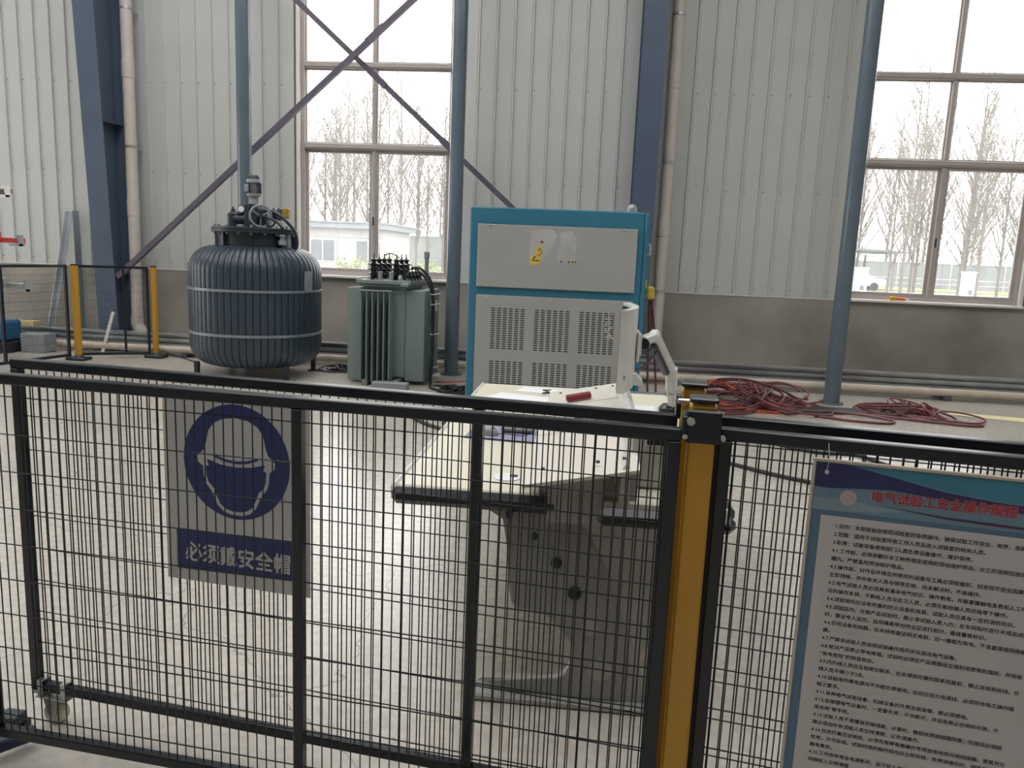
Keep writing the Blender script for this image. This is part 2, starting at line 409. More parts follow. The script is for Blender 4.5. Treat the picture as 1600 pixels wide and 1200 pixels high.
def pole(x0, y0, label):
    t = thing('steel_pole', label, 'pole', (x0, y0, 0))
    obj('shaft', MB().cyl((x0, y0, .02), (x0, y0, ZC), .092, n=28), M_POLE, t)
    obj('base_plate', MB().lathe([(.14, 0), (.14, .02), (.1, .022)], (x0, y0, 0), 28), M_POLE, t)
    obj('cap_plate', MB().lathe([(.14, ZC - .03), (.14, ZC - .002)], (x0, y0, 0), 28), M_POLE, t)
pole(-4.63, 10.05, 'tall round steel pole behind the black ribbed regulator')
pole(-1.79, 10.0, 'tall round steel pole between the transformer and the teal cabinet')
pole(2.96, 9.45, 'tall round steel pole left of the right window, red cables at its foot')

def brace(p, q, label, y):
    t = thing('diagonal_brace', label, 'brace', (p[0], y, p[1]))
    d = Vector((q[0] - p[0], 0, q[1] - p[1])); n = Vector((-d.z, 0, d.x)).normalized()
    def bar(w, y0, y1):
        a = [Vector((p[0], 0, p[1])) + n * w, Vector((q[0], 0, q[1])) + n * w, Vector((q[0], 0, q[1])) - n * w, Vector((p[0], 0, p[1])) - n * w]
        return MB().prism([(v.x, v.z) for v in a], y0, y1, XZ)
    obj('angle_leg', bar(.036, y - .003, y + .003), M_BRACE, t)
    a0 = Vector((p[0], 0, p[1])) - n * .036; a1 = Vector((q[0], 0, q[1])) - n * .036
    obj('angle_flange', MB().prism([(a0.x, a0.z), (a1.x, a1.z), ((a1 + n * .006).x, (a1 + n * .006).z), ((a0 + n * .006).x, (a0 + n * .006).z)], y + .003, y + .065, XZ), M_BRACE, t)
    for s in (.52, .66):
        c = Vector((p[0], 0, p[1])) + d * s; e = d.normalized() * .16
        obj('splice_plate', MB().prism([((c + e + n * .044).x, (c + e + n * .044).z), ((c - e + n * .044).x, (c - e + n * .044).z), ((c - e - n * .044).x, (c - e - n * .044).z), ((c + e - n * .044).x, (c + e - n * .044).z)], y - .014, y - .004, XZ), M_BRACE, t)
brace((-6.78, 1.06), (.46, 7.49), 'purple grey angle brace rising from left to right across the left window', 10.50)
brace((-6.78, 7.13), (.46, .87), 'purple grey angle brace falling from left to right across the left window', 10.62)

# things along the foot of the wall
random.seed(4)
def wallrun(name, label, cat, prof, y, z, x0, x1, m, group=None):
    o = obj(name, MB().prism([(y + a, z + b) for a, b in prof], x0, x1, YZ), m); return tag(o, label, cat, group)
CH = [(-.10, 0), (.10, 0), (.10, .075), (.085, .075), (.085, .012), (-.085, .012), (-.085, .075), (-.10, .075)]
CHI = [(-.10, .075), (-.10, .06), (-.015, .055), (-.015, .02), (-.10, .015), (-.10, 0), (.10, 0), (.10, .075)]
wallrun('galvanised_channel', 'long galvanised channel, lower of the pair stacked along the wall foot', 'channel', CHI, 10.35, .15, -9.5, 7.4, M_GALV)
wallrun('galvanised_channel', 'long galvanised channel, upper of the pair stacked along the wall foot', 'channel', CHI, 10.36, .226, -9.2, 7.2, M_GALV)
tag(obj('beige_conduit', MB().cyl((-9.4, 10.17, .105), (7.4, 10.17, .105), .05, n=16), M_BEIGE), 'long beige pipe running along the wall foot below the channels', 'pipe')
for i, xx in enumerate((-8.6, -5.6, -3.0, .2, 2.2, 4.6, 6.6)):
    b = thing('support_block', 'dark wooden block under the wall foot channels, %s from the left' % ['first', 'second', 'third', 'fourth', 'fifth', 'sixth', 'seventh'][i], 'block', (xx, 10.36, 0), group='blocks under the channels')
    obj('block', MB().rbox((xx, 10.36, .074), (.10, .28, .148), .008), M_BRACE, b)
    obj('pipe_rest', MB().rbox((xx, 10.17, .0265), (.09, .09, .053), .006), M_BRACE, b)

# leaning steel bars
def lean(name, p, q, w, m, label):
    d = Vector(q) - Vector(p); L_ = d.length; M3 = d.to_track_quat('Z', 'Y').to_matrix()
    t = thing(name, label, 'steel bar', p)
    c = (Vector(p) + Vector(q)) / 2
    obj('face', MB().box(c, (w, .006, L_), M=M3), m, t)
    obj('flange', MB().box(c + M3 @ Vector((w / 2 - .003, .03, 0)), (.006, .06, L_), M=M3), m, t)
lean('leaning_angle_bar', (-7.80, 10.5, .30), (-7.74, 10.93, 1.96), .075, M_GALV, 'pale steel angle leaning on the wall by the far fence, the slanted one')
lean('leaning_angle_bar', (-7.42, 10.62, .02), (-7.66, 10.93, 1.98), .085, M_POLE, 'grey steel angle leaning on the wall by the far fence, the upright one')
tag(obj('leaning_lath', MB().box((-6.72, 10.14, .275), (.045, .02, .66), M=Matrix.Rotation(radians(18), 3, 'Y')), M_TRIM), 'short pale lath leaning against the channels by the downpipe', 'lath')

# arm rack at the left edge
t = thing('arm_rack', 'stand with red and grey horizontal arms at the left edge', 'rack', (-7.75, 8.6, 0))
obj('upright', MB().rbox((-7.75, 8.6, 1.1), (.10, .10, 2.16), .008), M_LGREY, t)
obj('foot', MB().rbox((-7.75, 8.6, .02), (.5, .5, .04), .008), M_LGREY, t)
for z, mm, x1, me_ in ((2.09, M_BRACE, -6.82, M_TRIM), (1.53, M_REDP, -6.69, M_LGREY), (1.0, M_GALV, -6.64, M_LGREY)):
    a = obj('arm', MB().rbox(((-7.7 + x1) / 2, 8.6, z), (x1 + 7.7, .05, .06), .006), mm, t)
    e = MB(); e.box((x1 - .02, 8.57, z), (.07, .012, .13), M=Matrix.Rotation(radians(-12), 3, 'Y')); e.box((x1 - .08, 8.57, z - .05), (.18, .012, .025)); e.box((x1 - .07, 8.57, z + .055), (.03, .05, .02))
    obj('end_bracket', e, me_, a)
    obj('clamp_block', MB().rbox((x1 - .32, 8.57, z + .03), (.06, .07, .12), .006), mm, a)

t = thing('blue_machine', 'small blue machine on a dark base behind the far fence', 'machine', (-8.2, 9.85, 0))
obj('housing', MB().rbox((-8.2, 9.85, .29), (.55, .4, .28), .03), M_BLUE, t)
obj('base', MB().rbox((-8.2, 9.85, .075), (.72, .5, .15), .015), M_BLACK, t)
obj('knob', MB().cyl((-7.98, 9.6, .09), (-7.98, 9.57, .09), .03, n=12), M_ZINC, t)
lb = MB()
lb.span((-7.5, 9.95, .0), (-7.1, 10.25, .13)); 
tag(obj('grey_crate', MB().rbox((-7.62, 9.95, .13), (.36, .25, .26), .01), M_LGREY), 'pale grey crate on the floor behind the far mesh fence', 'crate')
tag(obj('painted_glint_board', MB().rbox((-8.32, 10.36, .341), (.75, .14, .08), .004), mat('painted_glint_yellow', (.62, .46, .24), .6)), 'added board on the channels at the far left, its yellow imitating a reflection', 'board')  # added board; its yellow imitates a reflection on shiny metal sheets

# ------------------------------------------------------------------ black ribbed regulator
CX, CY = -4.12, 9.22
t = thing('ribbed_regulator', 'large black ribbed cylindrical voltage regulator with motor on top', 'regulator', (CX, CY, 0))
body = obj('tank_shell', MB().lathe([(.30, .17), (.56, .19), (.67, .28), (.70, .42), (.70, 1.27), (.64, 1.43), (.52, 1.53), (.40, 1.56)], (CX, CY, 0), 64), M_TANK, t)
ro, ri = .785, .60
def arc(cx_, cz, r, a0, a1, n): return [(cx_ + r * cos(radians(a0 + (a1 - a0) * i / n)), cz + r * sin(radians(a0 + (a1 - a0) * i / n))) for i in range(n + 1)]
outl = arc(ro - .26, .14 + .26, .26, -90, 0, 6) + arc(ro - .30, 1.575 - .30, .30, 0, 90, 8)
inn = arc(ri - .12, 1.50 - .12, .12, 90, 0, 4) + arc(ri - .12, .2 + .12, .12, 0, -90, 3)
outl = [(.40, .14)] + outl + [(.42, 1.575)]
rib = MB(); th = .021
n_o = len(outl)
def ringpts(poly, th_):
    return [(r, y, z) for (r, z) in poly for y in (-th_, th_)]
# rib: rounded crest following outl, tapering outwards
vs = []; fs = []
sect = [(-.0415, -.04), (-.0405, -.015), (-.034, -.005), (-.018, -.001), (0, 0), (.018, -.001), (.034, -.005), (.0405, -.015), (.0415, -.04)]
for i, (r, z) in enumerate(outl):
    a = outl[max(i - 1, 0)]; b = outl[min(i + 1, n_o - 1)]
    d = Vector((b[0] - a[0], b[1] - a[1])).normalized(); nrm = Vector((d.y, -d.x))
    if i == 0: nrm = Vector((0, -1))
    if i == n_o - 1: nrm = Vector((0, 1))
    for (w, dep) in sect:
        k = min(1.0, max(.45, r / .785))
        vs.append((r + nrm.x * dep, w * k, z + nrm.y * dep))
m_ = len(sect)
for i in range(n_o - 1):
    for j in range(m_ - 1): fs.append((i * m_ + j, i * m_ + j + 1, (i + 1) * m_ + j + 1, (i + 1) * m_ + j))
fs += [tuple(range(m_))[::-1], tuple((n_o - 1) * m_ + j for j in range(m_))]
rib.add(vs, fs); rib_me = rib.mesh('cooling_rib', 40); rib_me.materials.append(M_TANK)
NR = 60
for i in range(NR): obj('cooling_rib', rib_me, None, body, loc=(CX, CY, 0), rot=(0, 0, 2 * pi * i / NR))
for z in (.545, 1.065):
    obj('steel_band', MB().lathe([(.787, z - .016), (.793, z - .014), (.793, z + .014), (.787, z + .016)], (CX, CY, 0), 96), M_BAND, t)
ang = radians(-18)
obj('rating_plate', MB().box((CX + .795 * cos(ang), CY + .795 * sin(ang), 1.19), (.012, .13, .24), rz=ang), M_LGREY, t, label='pale grey rating plate')
obj('neck', MB().lathe([(.43, 1.55), (.43, 1.735)], (CX, CY, 0), 48), M_DARKIRON, t)
fl_ = obj('flange', MB().lathe([(.50, 1.735), (.51, 1.74), (.51, 1.765), (.50, 1.768), (.51, 1.771), (.51, 1.795), (.50, 1.80)], (CX, CY, 0), 48), M_DARKIRON, t)
for i in range(20):
    a = 2 * pi * i / 20; bx_, by_ = CX + .475 * cos(a), CY + .475 * sin(a)
    obj('bolt', MB().cyl((bx_, by_, 1.71), (bx_, by_, 1.825), .016, n=6), M_BAND, fl_)
for i in range(8):
    a = 2 * pi * (i + .4) / 8
    obj('gusset', MB().box((CX + .45 * cos(a), CY + .45 * sin(a), 1.645), (.05, .012, .17), rz=a), M_BAND if i == 4 else M_DARKIRON, fl_)
GX = CX + .03; GY = CY - .1
g = obj('gearbox', MB().rbox((GX, GY, 1.94), (.17, .2, .28), .012), M_DARKIRON, t)
obj('gearbox_rib', MB().rbox((GX - .02, GY - .105, 1.93), (.03, .02, .24), .006), M_DARKIRON, g)
obj('gearbox_cover', MB().rbox((GX + .12, GY, 1.92), (.14, .17, .22), .02), M_DARKIRON, g)
mo = obj('motor', MB().lathe([(.075, 2.07), (.062, 2.10), (.062, 2.165), (.085, 2.17), (.088, 2.20), (.074, 2.205), (.074, 2.325), (.088, 2.33), (.086, 2.365), (.07, 2.375)], (GX, GY, 0), 28), M_LGREY, t)
fi = MB()
for i in range(18):
    a = 2 * pi * i / 18; fi.box((GX + .078 * cos(a), GY + .078 * sin(a), 2.265), (.018, .007, .118), rz=a)
obj('motor_fins', fi, M_DARKIRON, mo)
obj('fan_cowl', MB().lathe([(.078, 2.366), (.075, 2.40), (.06, 2.418)], (GX, GY, 0), 28), M_DARKIRON, mo)
obj('terminal_box', MB().rbox((GX - .05, GY - .085, 2.26), (.05, .05, .09), .008), M_LGREY, mo)
obj('motor_foot', MB().lathe([(.10, 2.05), (.10, 2.075), (.07, 2.08)], (GX, GY, 0), 24), M_DARKIRON, mo)
# hand wheel
HX, HY, HZ = GX + .155, GY - .17, 1.935
MX = Matrix.Rotation(radians(90), 3, 'X') @ Matrix.Rotation(radians(0), 3, 'Z')
MX = Matrix.Rotation(radians(38), 3, 'Z') @ MX
ring = [Vector((.125 * cos(2 * pi * i / 32), .125 * sin(2 * pi * i / 32), 0)) for i in range(32)]
hw = obj('hand_wheel', MB().tube([MX @ p + Vector((HX, HY, HZ)) for p in ring], .014, 8, closed=True), M_LGREY, t, label='grey spoked hand wheel')
for i in range(3):
    a = 2 * pi * i / 3 + .5
    obj('spoke', MB().tube([Vector((HX, HY, HZ)), MX @ Vector((.12 * cos(a), .12 * sin(a), 0)) + Vector((HX, HY, HZ))], .009, 6), M_LGREY, hw)
obj('hub', MB().cyl(Vector((HX, HY, HZ)) + MX @ Vector((0, 0, .02)), Vector((HX, HY, HZ)) - MX @ Vector((0, 0, .09)), .025, n=12), M_DARKIRON, hw)
# left casting with gauge
obj('valve_body', MB().lathe([(.07, 1.80), (.07, 1.955), (.05, 1.97), (.03, 1.985), (.03, 2.01), (.012, 2.015), (.012, 2.04)], (CX - .26, CY - .05, 0), 20), M_DARKIRON, t)
obj('relay_tank', MB().cyl((CX - .26, CY - .05, 1.90), (CX - .07, CY - .08, 1.90), .062, n=18), M_DARKIRON, t)
obj('relay_flange', MB().cyl((CX - .145, CY - .07, 1.955), (CX - .145, CY - .07, 1.985), .06, n=16), M_DARKIRON, t)
ga = obj('gauge', MB().cyl((CX - .12, CY - .09, 2.015), (CX - .12, CY - .13, 2.015), .048, n=20), M_DARKIRON, t)
obj('dial', MB().cyl((CX - .12, CY - .131, 2.015), (CX - .12, CY - .134, 2.015), .037, n=20), M_PAPER, ga)
# right fittings
obj('limit_housing', MB().rbox((CX + .29, CY - .12, 1.955), (.07, .1, .17), .03), M_DARKIRON, t)
obj('coupling_block', MB().rbox((CX + .36, CY - .12, 1.97), (.05, .09, .15), .015), M_BRACE, t)
obj('yellow_relay', MB().rbox((CX + .435, CY - .12, 1.985), (.085, .08, .12), .012), mat('ochre_relay', (.38, .24, .04), .5), t, label='ochre yellow relay block')
obj('lifting_eye', MB().tube([(CX + .32 + .045 * cos(2 * pi * i / 20), CY - .30, 1.865 + .045 * sin(2 * pi * i / 20)) for i in range(20)], .013, 8, closed=True), M_DARKIRON, t)
obj('conduit', MB().tube(smoothpath([(CX + .30, CY - .2, 2.0), (CX + .42, CY - .22, 1.94), (CX + .50, CY - .2, 1.86), (CX + .56, CY - .15, 1.76), (CX + .57, CY - .12, 1.62), (CX + .52, CY - .10, 1.54)], 5), .02, 10), M_DARKIRON, t)
obj('conduit', MB().tube(smoothpath([(CX + .22, CY - .25, 1.93), (CX + .34, CY - .27, 1.90), (CX + .44, CY - .27, 1.82), (CX + .46, CY - .26, 1.80)], 5), .016, 10), M_DARKIRON, t)
obj('drain_valve', MB().lathe([(.03, 1.60), (.045, 1.61), (.045, 1.66), (.025, 1.665), (.025, 1.70), (.04, 1.705), (.04, 1.73)], (CX + .43, CY - .24, 0), 14), M_LGREY, t)
for sx in (-1, 1):
    for sy in (-1, 1):
        lg = MB(); lg.box((CX + sx * .56, CY + sy * .45, .09), (.05, .05, .18)); lg.box((CX + sx * .58, CY + sy * .48, .008), (.16, .14, .016))
        obj('foot_leg', lg, M_DARKIRON, t)

# ------------------------------------------------------------------ oil transformer
TX0, TX1, TY0, TY1 = -2.695, -2.17, 8.99, 9.86
t = thing('oil_transformer', 'grey green finned oil transformer with black bushings on its lid', 'transformer', (-2.42, 9.4, 0))
tk = obj('tank', MB().rbox(((TX0 + TX1) / 2, (TY0 + TY1) / 2, .64), (TX1 - TX0, TY1 - TY0, 1.12), .02), M_TRGREEN, t)
def finbank(axis, pos, d0, d1, z0, z1, th_=.016):
    for p in pos:
        if axis == 'y': mb = MB().rbox((p, (d0 + d1) / 2, (z0 + z1) / 2), (th_, abs(d1 - d0), z1 - z0), .007)
        else: mb = MB().rbox(((d0 + d1) / 2, p, (z0 + z1) / 2), (abs(d1 - d0), th_, z1 - z0), .007)
        obj('cooling_fin', mb, M_TRGREEN, tk)
finbank('y', [-2.665 + i * .0685 for i in range(6)], TY0 + .005, 8.79, .05, 1.125)
finbank('y', [-2.665 + i * .0685 for i in range(6)], TY1 - .005, 10.05, .05, 1.125)
finbank('x', [9.0 + i * .062 for i in range(14)], TX0 + .005, -2.885, .03, 1.15)
finbank('x', [9.0 + i * .062 for i in range(14)], TX1 - .005, -1.94, .05, 1.14)
tp = MB(); tp.rbox((-2.495, 8.795, 1.128), (.40, .02, .018), .004); obj('fin_top_rail', tp, M_TRGREEN, tk)
lid = obj('lid', MB().rbox((-2.43, 9.42, 1.225), (.66, 1.02, .05), .008), M_TRGREEN, t)
obj('tank_rim', MB().rbox((-2.43, 9.42, 1.185), (.60, .96, .035), .006), M_TRGREEN, t)
for i in range(12):
    yy = 8.95 + i * .085
    for xx in (-2.74, -2.12): obj('lid_bolt', MB().cyl((xx, yy, 1.235), (xx, yy, 1.268), .012, n=6), M_ZINC, lid)
for i in range(7): obj('lid_bolt', MB().cyl((-2.71 + i * .093, 8.93, 1.235), (-2.71 + i * .093, 8.93, 1.268), .012, n=6), M_ZINC, lid)
def bushing(x, y, s, n):
    pr = [(.045, 0), (.05, .02)]
    z = .03
    for i in range(n):
        pr += [(.036, z), (.036, z + .022), (.072, z + .03), (.07, z + .042), (.04, z + .052)]; z += .058
    pr += [(.026, z), (.026, z + .012), (.038, z + .02), (.036, z + .035), (.014, z + .05)]
    o = obj('high_voltage_bushing', MB().lathe([(r * s, zz * s + 1.25) for r, zz in pr], (x, y, 0), 20), M_PORC, t)
    ztop = 1.25 + (z + .05) * s
    obj('terminal_stud', MB().lathe([(.010, ztop - .005), (.010, ztop + .012), (.006, ztop + .014), (.006, ztop + .05)], (x, y, 0), 8), M_PORC, o)
for i in range(4): bushing(-2.565, 8.98 + i * .235, 1.0, 3)
for i in range(3): bushing(-2.315, 9.08 + i * .24, 1.0, 3)
for i in range(4):
    x, y = -2.145 + .0, 9.0 + i * .17
    o = obj('low_voltage_bushing', MB().lathe([(.045, 1.25), (.048, 1.27), (.03, 1.29), (.046, 1.305), (.044, 1.32), (.025, 1.335), (.03, 1.345), (.02, 1.36)], (x, y, 0), 16), M_PORC, t)
    obj('terminal_stud', MB().cyl((x, y, 1.355), (x, y, 1.425), .007, n=8), M_DARKIRON, o)
obj('link_wire', MB().tube(smoothpath([(-2.565, 9.45, 1.53), (-2.5, 9.4, 1.56), (-2.40, 9.3, 1.55), (-2.315, 9.2, 1.51)], 5), .006, 6), M_BLKCABLE, t)
for x in (-2.48, -2.345): obj('filler_cap', MB().lathe([(.028, 1.25), (.028, 1.345), (.02, 1.352)], (x, 8.955, 0), 14), M_LGREY, t)
obj('level_fitting', MB().lathe([(.022, 1.25), (.03, 1.27), (.03, 1.29), (.02, 1.305), (.02, 1.315)], (-2.235, 8.95, 0), 14), M_ZINC, t)
obj('oil_standpipe', MB().lathe([(.026, 1.25), (.026, 1.52), (.034, 1.525), (.034, 1.60), (.02, 1.605)], (-2.02, 9.4, 0), 14), M_LGREY, t)
obj('lifting_lug', MB().rbox((-2.17, 8.905, 1.20), (.10, .03, .05), .012), M_TRGREEN, t)
obj('name_plate', MB().rbox((-1.932, 9.62, .93), (.006, .08, .13), .002), M_PAPER, t)
for x in (-2.62, -2.25): obj('skid_channel', MB().rbox((x, 9.42, .035), (.07, 1.2, .07), .006), M_TRGREEN, t)
cb = thing('black_power_cable', 'pair of black cables tied together hanging down the transformer side', 'cable', (-1.86, 9.3, 0))
obj('cable', MB().tube(smoothpath([(-2.13, 9.05, 1.40), (-2.02, 9.05, 1.40), (-1.91, 9.08, 1.28), (-1.865, 9.1, 1.10), (-1.875, 9.1, .8), (-1.85, 9.08, .5), (-1.87, 9.06, .25), (-1.87, 9.04, .016), (-1.80, 8.8, .016), (-1.55, 8.55, .016)], 6), .016, 8), M_BLKCABLE, cb)
obj('cable', MB().tube(smoothpath([(-2.13, 9.2, 1.40), (-2.05, 9.14, 1.36), (-1.94, 9.12, 1.25), (-1.885, 9.12, 1.08), (-1.86, 9.12, .8), (-1.87, 9.1, .5), (-1.855, 9.08, .25), (-1.86, 9.06, .016), (-1.74, 9.0, .016), (-1.5, 8.9, .016)], 6), .014, 8), M_BLKCABLE, cb)
for z in (1.10, .98, .62, .22):
    obj('zip_tie', MB().tube([(-1.868 + .026 * cos(2 * pi * i / 12), 9.1 + .026 * sin(2 * pi * i / 12), z) for i in range(12)], .005, 5, closed=True), M_PAPER, cb)
    obj('zip_tie_tail', MB().tube([(-1.845, 9.09, z), (-1.77, 9.05, z + .02)], .004, 5), M_PAPER, cb)
tag(obj('grey_channel_offcut', MB().rbox((-2.25, 8.62, .045), (.42, .12, .09), .008), M_LGREY), 'short grey channel lying on the floor in front of the transformer', 'channel')

# ------------------------------------------------------------------ teal cabinet
X0, X1, Y0, Y1, ZT = -1.244, .50, 7.8, 8.75, 2.07
t = thing('test_cabinet', 'large teal framed electrical cabinet with grey vented panels', 'cabinet', ((X0 + X1) / 2, (Y0 + Y1) / 2, 0))
obj('carcass', MB().rbox(((X0 + X1) / 2, (Y0 + Y1) / 2 + .01, 1.035), (X1 - X0, Y1 - Y0 - .02, 2.07), .012), M_TEAL, t)
obj('plinth', MB().span((X0 + .02, Y0 + .03, 0), (X1 - .02, Y1 - .03, .001 + .02)), M_BLACK, t)
up = obj('upper_panel', MB().rbox(((-1.16 + .434) / 2, Y0 + .002, (1.277 + 1.902) / 2), (1.594, .018, .625), .004), M_CABGREY, t)
lo = obj('lower_panel', MB().rbox(((-1.156 + .43) / 2, Y0 + .002, (.10 + 1.195) / 2), (1.586, .018, 1.095), .004), M_CABGREY, t)
for bx0, bx1 in ((-.994, -.652), (-.548, -.197), (-.094, .253)):
    for zt in (1.067, .523):
        s = MB(); w = .040; st_ = (bx1 - bx0 - w) / 5
        for i in range(6):
            for j in range(19): s.box((bx0 + w / 2 + i * st_, Y0 - .0065, zt - .006 - j * .0226), (w, .003, .0105))
        obj('vent_slots', s, M_SLOT, lo, kind='stuff')
dmg = MB(); rnd = random.Random(9)
for i in range(26): dmg.box((.17 + rnd.random() * .09, Y0 - .0085, .80 + rnd.random() * .27), (.008 + rnd.random() * .01, .002, .006 + rnd.random() * .008))
obj('paint_chips', dmg, M_WHITE, lo, kind='stuff')
for (x, z) in ((-1.03, 1.885), (-.38, 1.885), (.30, 1.885), (-1.05, 1.295), (-.40, 1.295)): obj('panel_screw', MB().cyl((x, Y0 - .007, z), (x, Y0 - .013, z), .012, n=10), M_ZINC, up)
for (x, z) in ((-1.05, 1.175), (-.40, 1.175), (-1.14, .62)): obj('panel_screw', MB().cyl((x, Y0 - .007, z), (x, Y0 - .013, z), .010, n=10), M_ZINC, lo)
def P2(px, pz): return px, pz
XZf = lambda a, b, c: (a, c, b)
obj('label_residue', MB().prism([(-.62, 1.86), (-.40, 1.87), (-.36, 1.80), (-.44, 1.62), (-.52, 1.55), (-.63, 1.54)], Y0 - .008, Y0 - .0072, XZf), M_RES, up)
obj('label_residue', MB().prism([(-.33, 1.84), (-.22, 1.87), (-.17, 1.80), (-.16, 1.57), (-.34, 1.55), (-.36, 1.64), (-.32, 1.75)], Y0 - .008, Y0 - .0072, XZf), M_RES, up)
wl_ = obj('torn_warning_label', MB().prism([(-.62, 1.60), (-.57, 1.62), (-.555, 1.70), (-.52, 1.72), (-.50, 1.66), (-.51, 1.60), (-.53, 1.52), (-.62, 1.51)], Y0 - .0095, Y0 - .008, XZf), M_LABY, up, label='torn yellow warning label remains')
obj('label_mark', MB().prism([(-.60, 1.555), (-.575, 1.605), (-.565, 1.60), (-.585, 1.56), (-.53, 1.565), (-.53, 1.553)], Y0 - .0105, Y0 - .0095, XZf), M_SLOT, wl_)
obj('label_mark', MB().prism([(-.545, 1.655), (-.53, 1.685), (-.522, 1.682), (-.535, 1.652)], Y0 - .0105, Y0 - .0095, XZf), M_SLOT, wl_)
obj('label_mark', MB().prism([(-.518, 1.67), (-.512, 1.668), (-.502, 1.625), (-.51, 1.625)], Y0 - .0105, Y0 - .0095, XZf), M_SLOT, wl_)
obj('label_mark', MB().prism([(-.54, 1.625), (-.525, 1.635), (-.515, 1.61), (-.535, 1.60)], Y0 - .0105, Y0 - .0095, XZf), M_ORANGE, wl_)
obj('torn_red_label', MB().prism([(-.57, 1.78), (-.555, 1.80), (-.53, 1.765), (-.49, 1.745), (-.50, 1.73), (-.54, 1.74)], Y0 - .0095, Y0 - .008, XZf), M_POSTK, up)
obj('label_mark', MB().prism([(-.52, 1.76), (-.49, 1.745), (-.50, 1.73), (-.525, 1.738)], Y0 - .0105, Y0 - .0095, XZf), M_RED, up)
for a in (-.32, -.24, -.20, -.175): obj('label_mark', MB().prism([(a, 1.555), (a + .012, 1.572), (a + .02, 1.56), (a + .008, 1.548)], Y0 - .0095, Y0 - .008, XZf), M_SLOT, up)
obj('label_mark', MB().prism([(-.19, 1.545), (-.17, 1.58), (-.163, 1.55)], Y0 - .0092, Y0 - .008, XZf), M_LABY, up)
obj('edge_trim', MB().rbox((X1 + .022, Y0 + .04, 1.035), (.044, .06, 2.05), .012), M_TEAL, t)
obj('side_handle', MB().tube([(X1 + .04, Y0 - .0, 1.66), (X1 + .06, Y0 - .03, 1.66), (X1 + .06, Y0 - .03, 1.76), (X1 + .04, Y0, 1.76)], .008, 8), M_ZINC, t)
be = obj('beacon_base', MB().lathe([(.055, 2.07), (.055, 2.082), (.048, 2.085)], (.385, 8.3, 0), 20), M_ZINC, t)
obj('beacon_dome', MB().lathe([(.05, 2.082), (.05, 2.13), (.043, 2.158), (.028, 2.175), (.008, 2.181)], (.385, 8.3, 0), 20), M_CLEAR, be, label='clear domed beacon lamp')
obj('beacon_lamp', MB().lathe([(.02, 2.085), (.03, 2.11), (.026, 2.14), (.01, 2.15)], (.385, 8.3, 0), 14), M_ZINC, be)
pl = thing('plug_connector', 'yellowish plug with red leads hanging beside the teal cabinet', 'plug', (.63, 8.3, 0))
obj('plug_body', MB().rbox((.625, 8.2, 1.27), (.085, .07, .14), .02), M_LABY, pl)
obj('bracket_arm', MB().rbox((.565, 8.22, 1.36), (.04, .03, .10), .008), M_LABY, pl)
for d in (0, .05):
    obj('red_lead', MB().tube(smoothpath([(.62 + d * .4, 8.2, 1.21), (.64 + d, 8.2, .9), (.65 + d * 1.6, 8.15, .45), (.70 + d * 1.8, 8.1, .02), (.9 + d * 2, 8.2 + d, .014), (1.3 + d, 8.5, .014)], 6), .012, 8), M_REDCABLE, pl)

# ------------------------------------------------------------------ control desk
t = thing('control_desk', 'white operator control desk with black edge bumpers and raised sloping panel', 'desk', (.0, 3.6, 0))
DY0, DY1 = 2.56, 4.84
obj('desk_top', MB().rbox((-.345, (DY0 + DY1) / 2 + .02, .765), (.60, DY1 - DY0 - .02, .03), .006), M_DESK, t)
obj('desk_top', MB().rbox((.285, (DY0 + DY1) / 2 - .02, .765), (.45, DY1 - DY0 - .06, .03), .006), M_DESK, t)
def bump(pts, nm='edge_bumper'):
    obj(nm, MB().tube(pts, .024, 10), M_RUBBER, t)
def rimband(poly, z0, z1): return MB().prism(poly, z0, z1, XY)
obj('edge_bumper', MB().rbox((-.36, DY0 - .004, .752), (.595, .045, .062), .02), M_RUBBER, t)
obj('edge_bumper', MB().rbox((.292, DY0 - .075, .752), (.455, .045, .062), .02), M_RUBBER, t)
obj('edge_bumper', MB().rbox((.515, (DY0 + DY1) / 2 - .03, .752), (.045, DY1 - DY0 - .1, .062), .02), M_RUBBER, t)
obj('edge_bumper', MB().rbox((-.655, (DY0 + DY1) / 2 + .02, .760), (.03, DY1 - DY0, .05), .012), M_SILVER, t, label='pale edge strip along the operator side')
obj('edge_bumper', MB().rbox((-.05, DY1 + .015, .752), (1.15, .045, .062), .02), M_RUBBER, t)
# sloped control panel (wedge) with thickness
sl = [(-.195, .832), (.168, .912), (.168, .80), (-.12, .80), (-.17, .822)]
pn = obj('sloping_panel', MB().prism([(-.195, .838), (.20, .918), (.20, .906), (-.19, .826)], 2.49, 4.32, XZ), M_WHITE, t)
obj('end_filler', MB().prism([(-.105, .70), (.080, .70), (.080, .876), (-.105, .840)], 2.535, 2.575, XZ), M_DGREY, t)
obj('panel_housing', MB().prism([(-.14, .782), (.20, .782), (.20, .904), (-.14, .836)], 2.58, 4.30, XZ), M_DGREY, t)
for yy in (2.60, 2.61, 3.3, 3.32, 4.15):
    for xx in (-.13, .06, .15): obj('panel_screw', MB().cyl((xx, yy, .852 + (xx + .195) * .2025), (xx, yy, .8575 + (xx + .195) * .2025), .007, n=8), M_DARKIRON, pn)
seam = MB()
for yy in (3.22, 3.86): seam.prism([(-.19, .8396), (.19, .9166), (.19, .9172), (-.19, .8402)], yy, yy + .004, XZ)
obj('panel_seam', seam, M_DGREY2, pn)
sw = obj('switch_base', MB().cyl((-.02, 3.42, .872), (-.02, 3.42, .895), .018, n=14), M_DARKIRON, pn)
obj('red_button', MB().cyl((-.02, 3.42, .895), (-.02, 3.42, .925), .015, .013, n=14), M_REDP, sw, label='red push button')
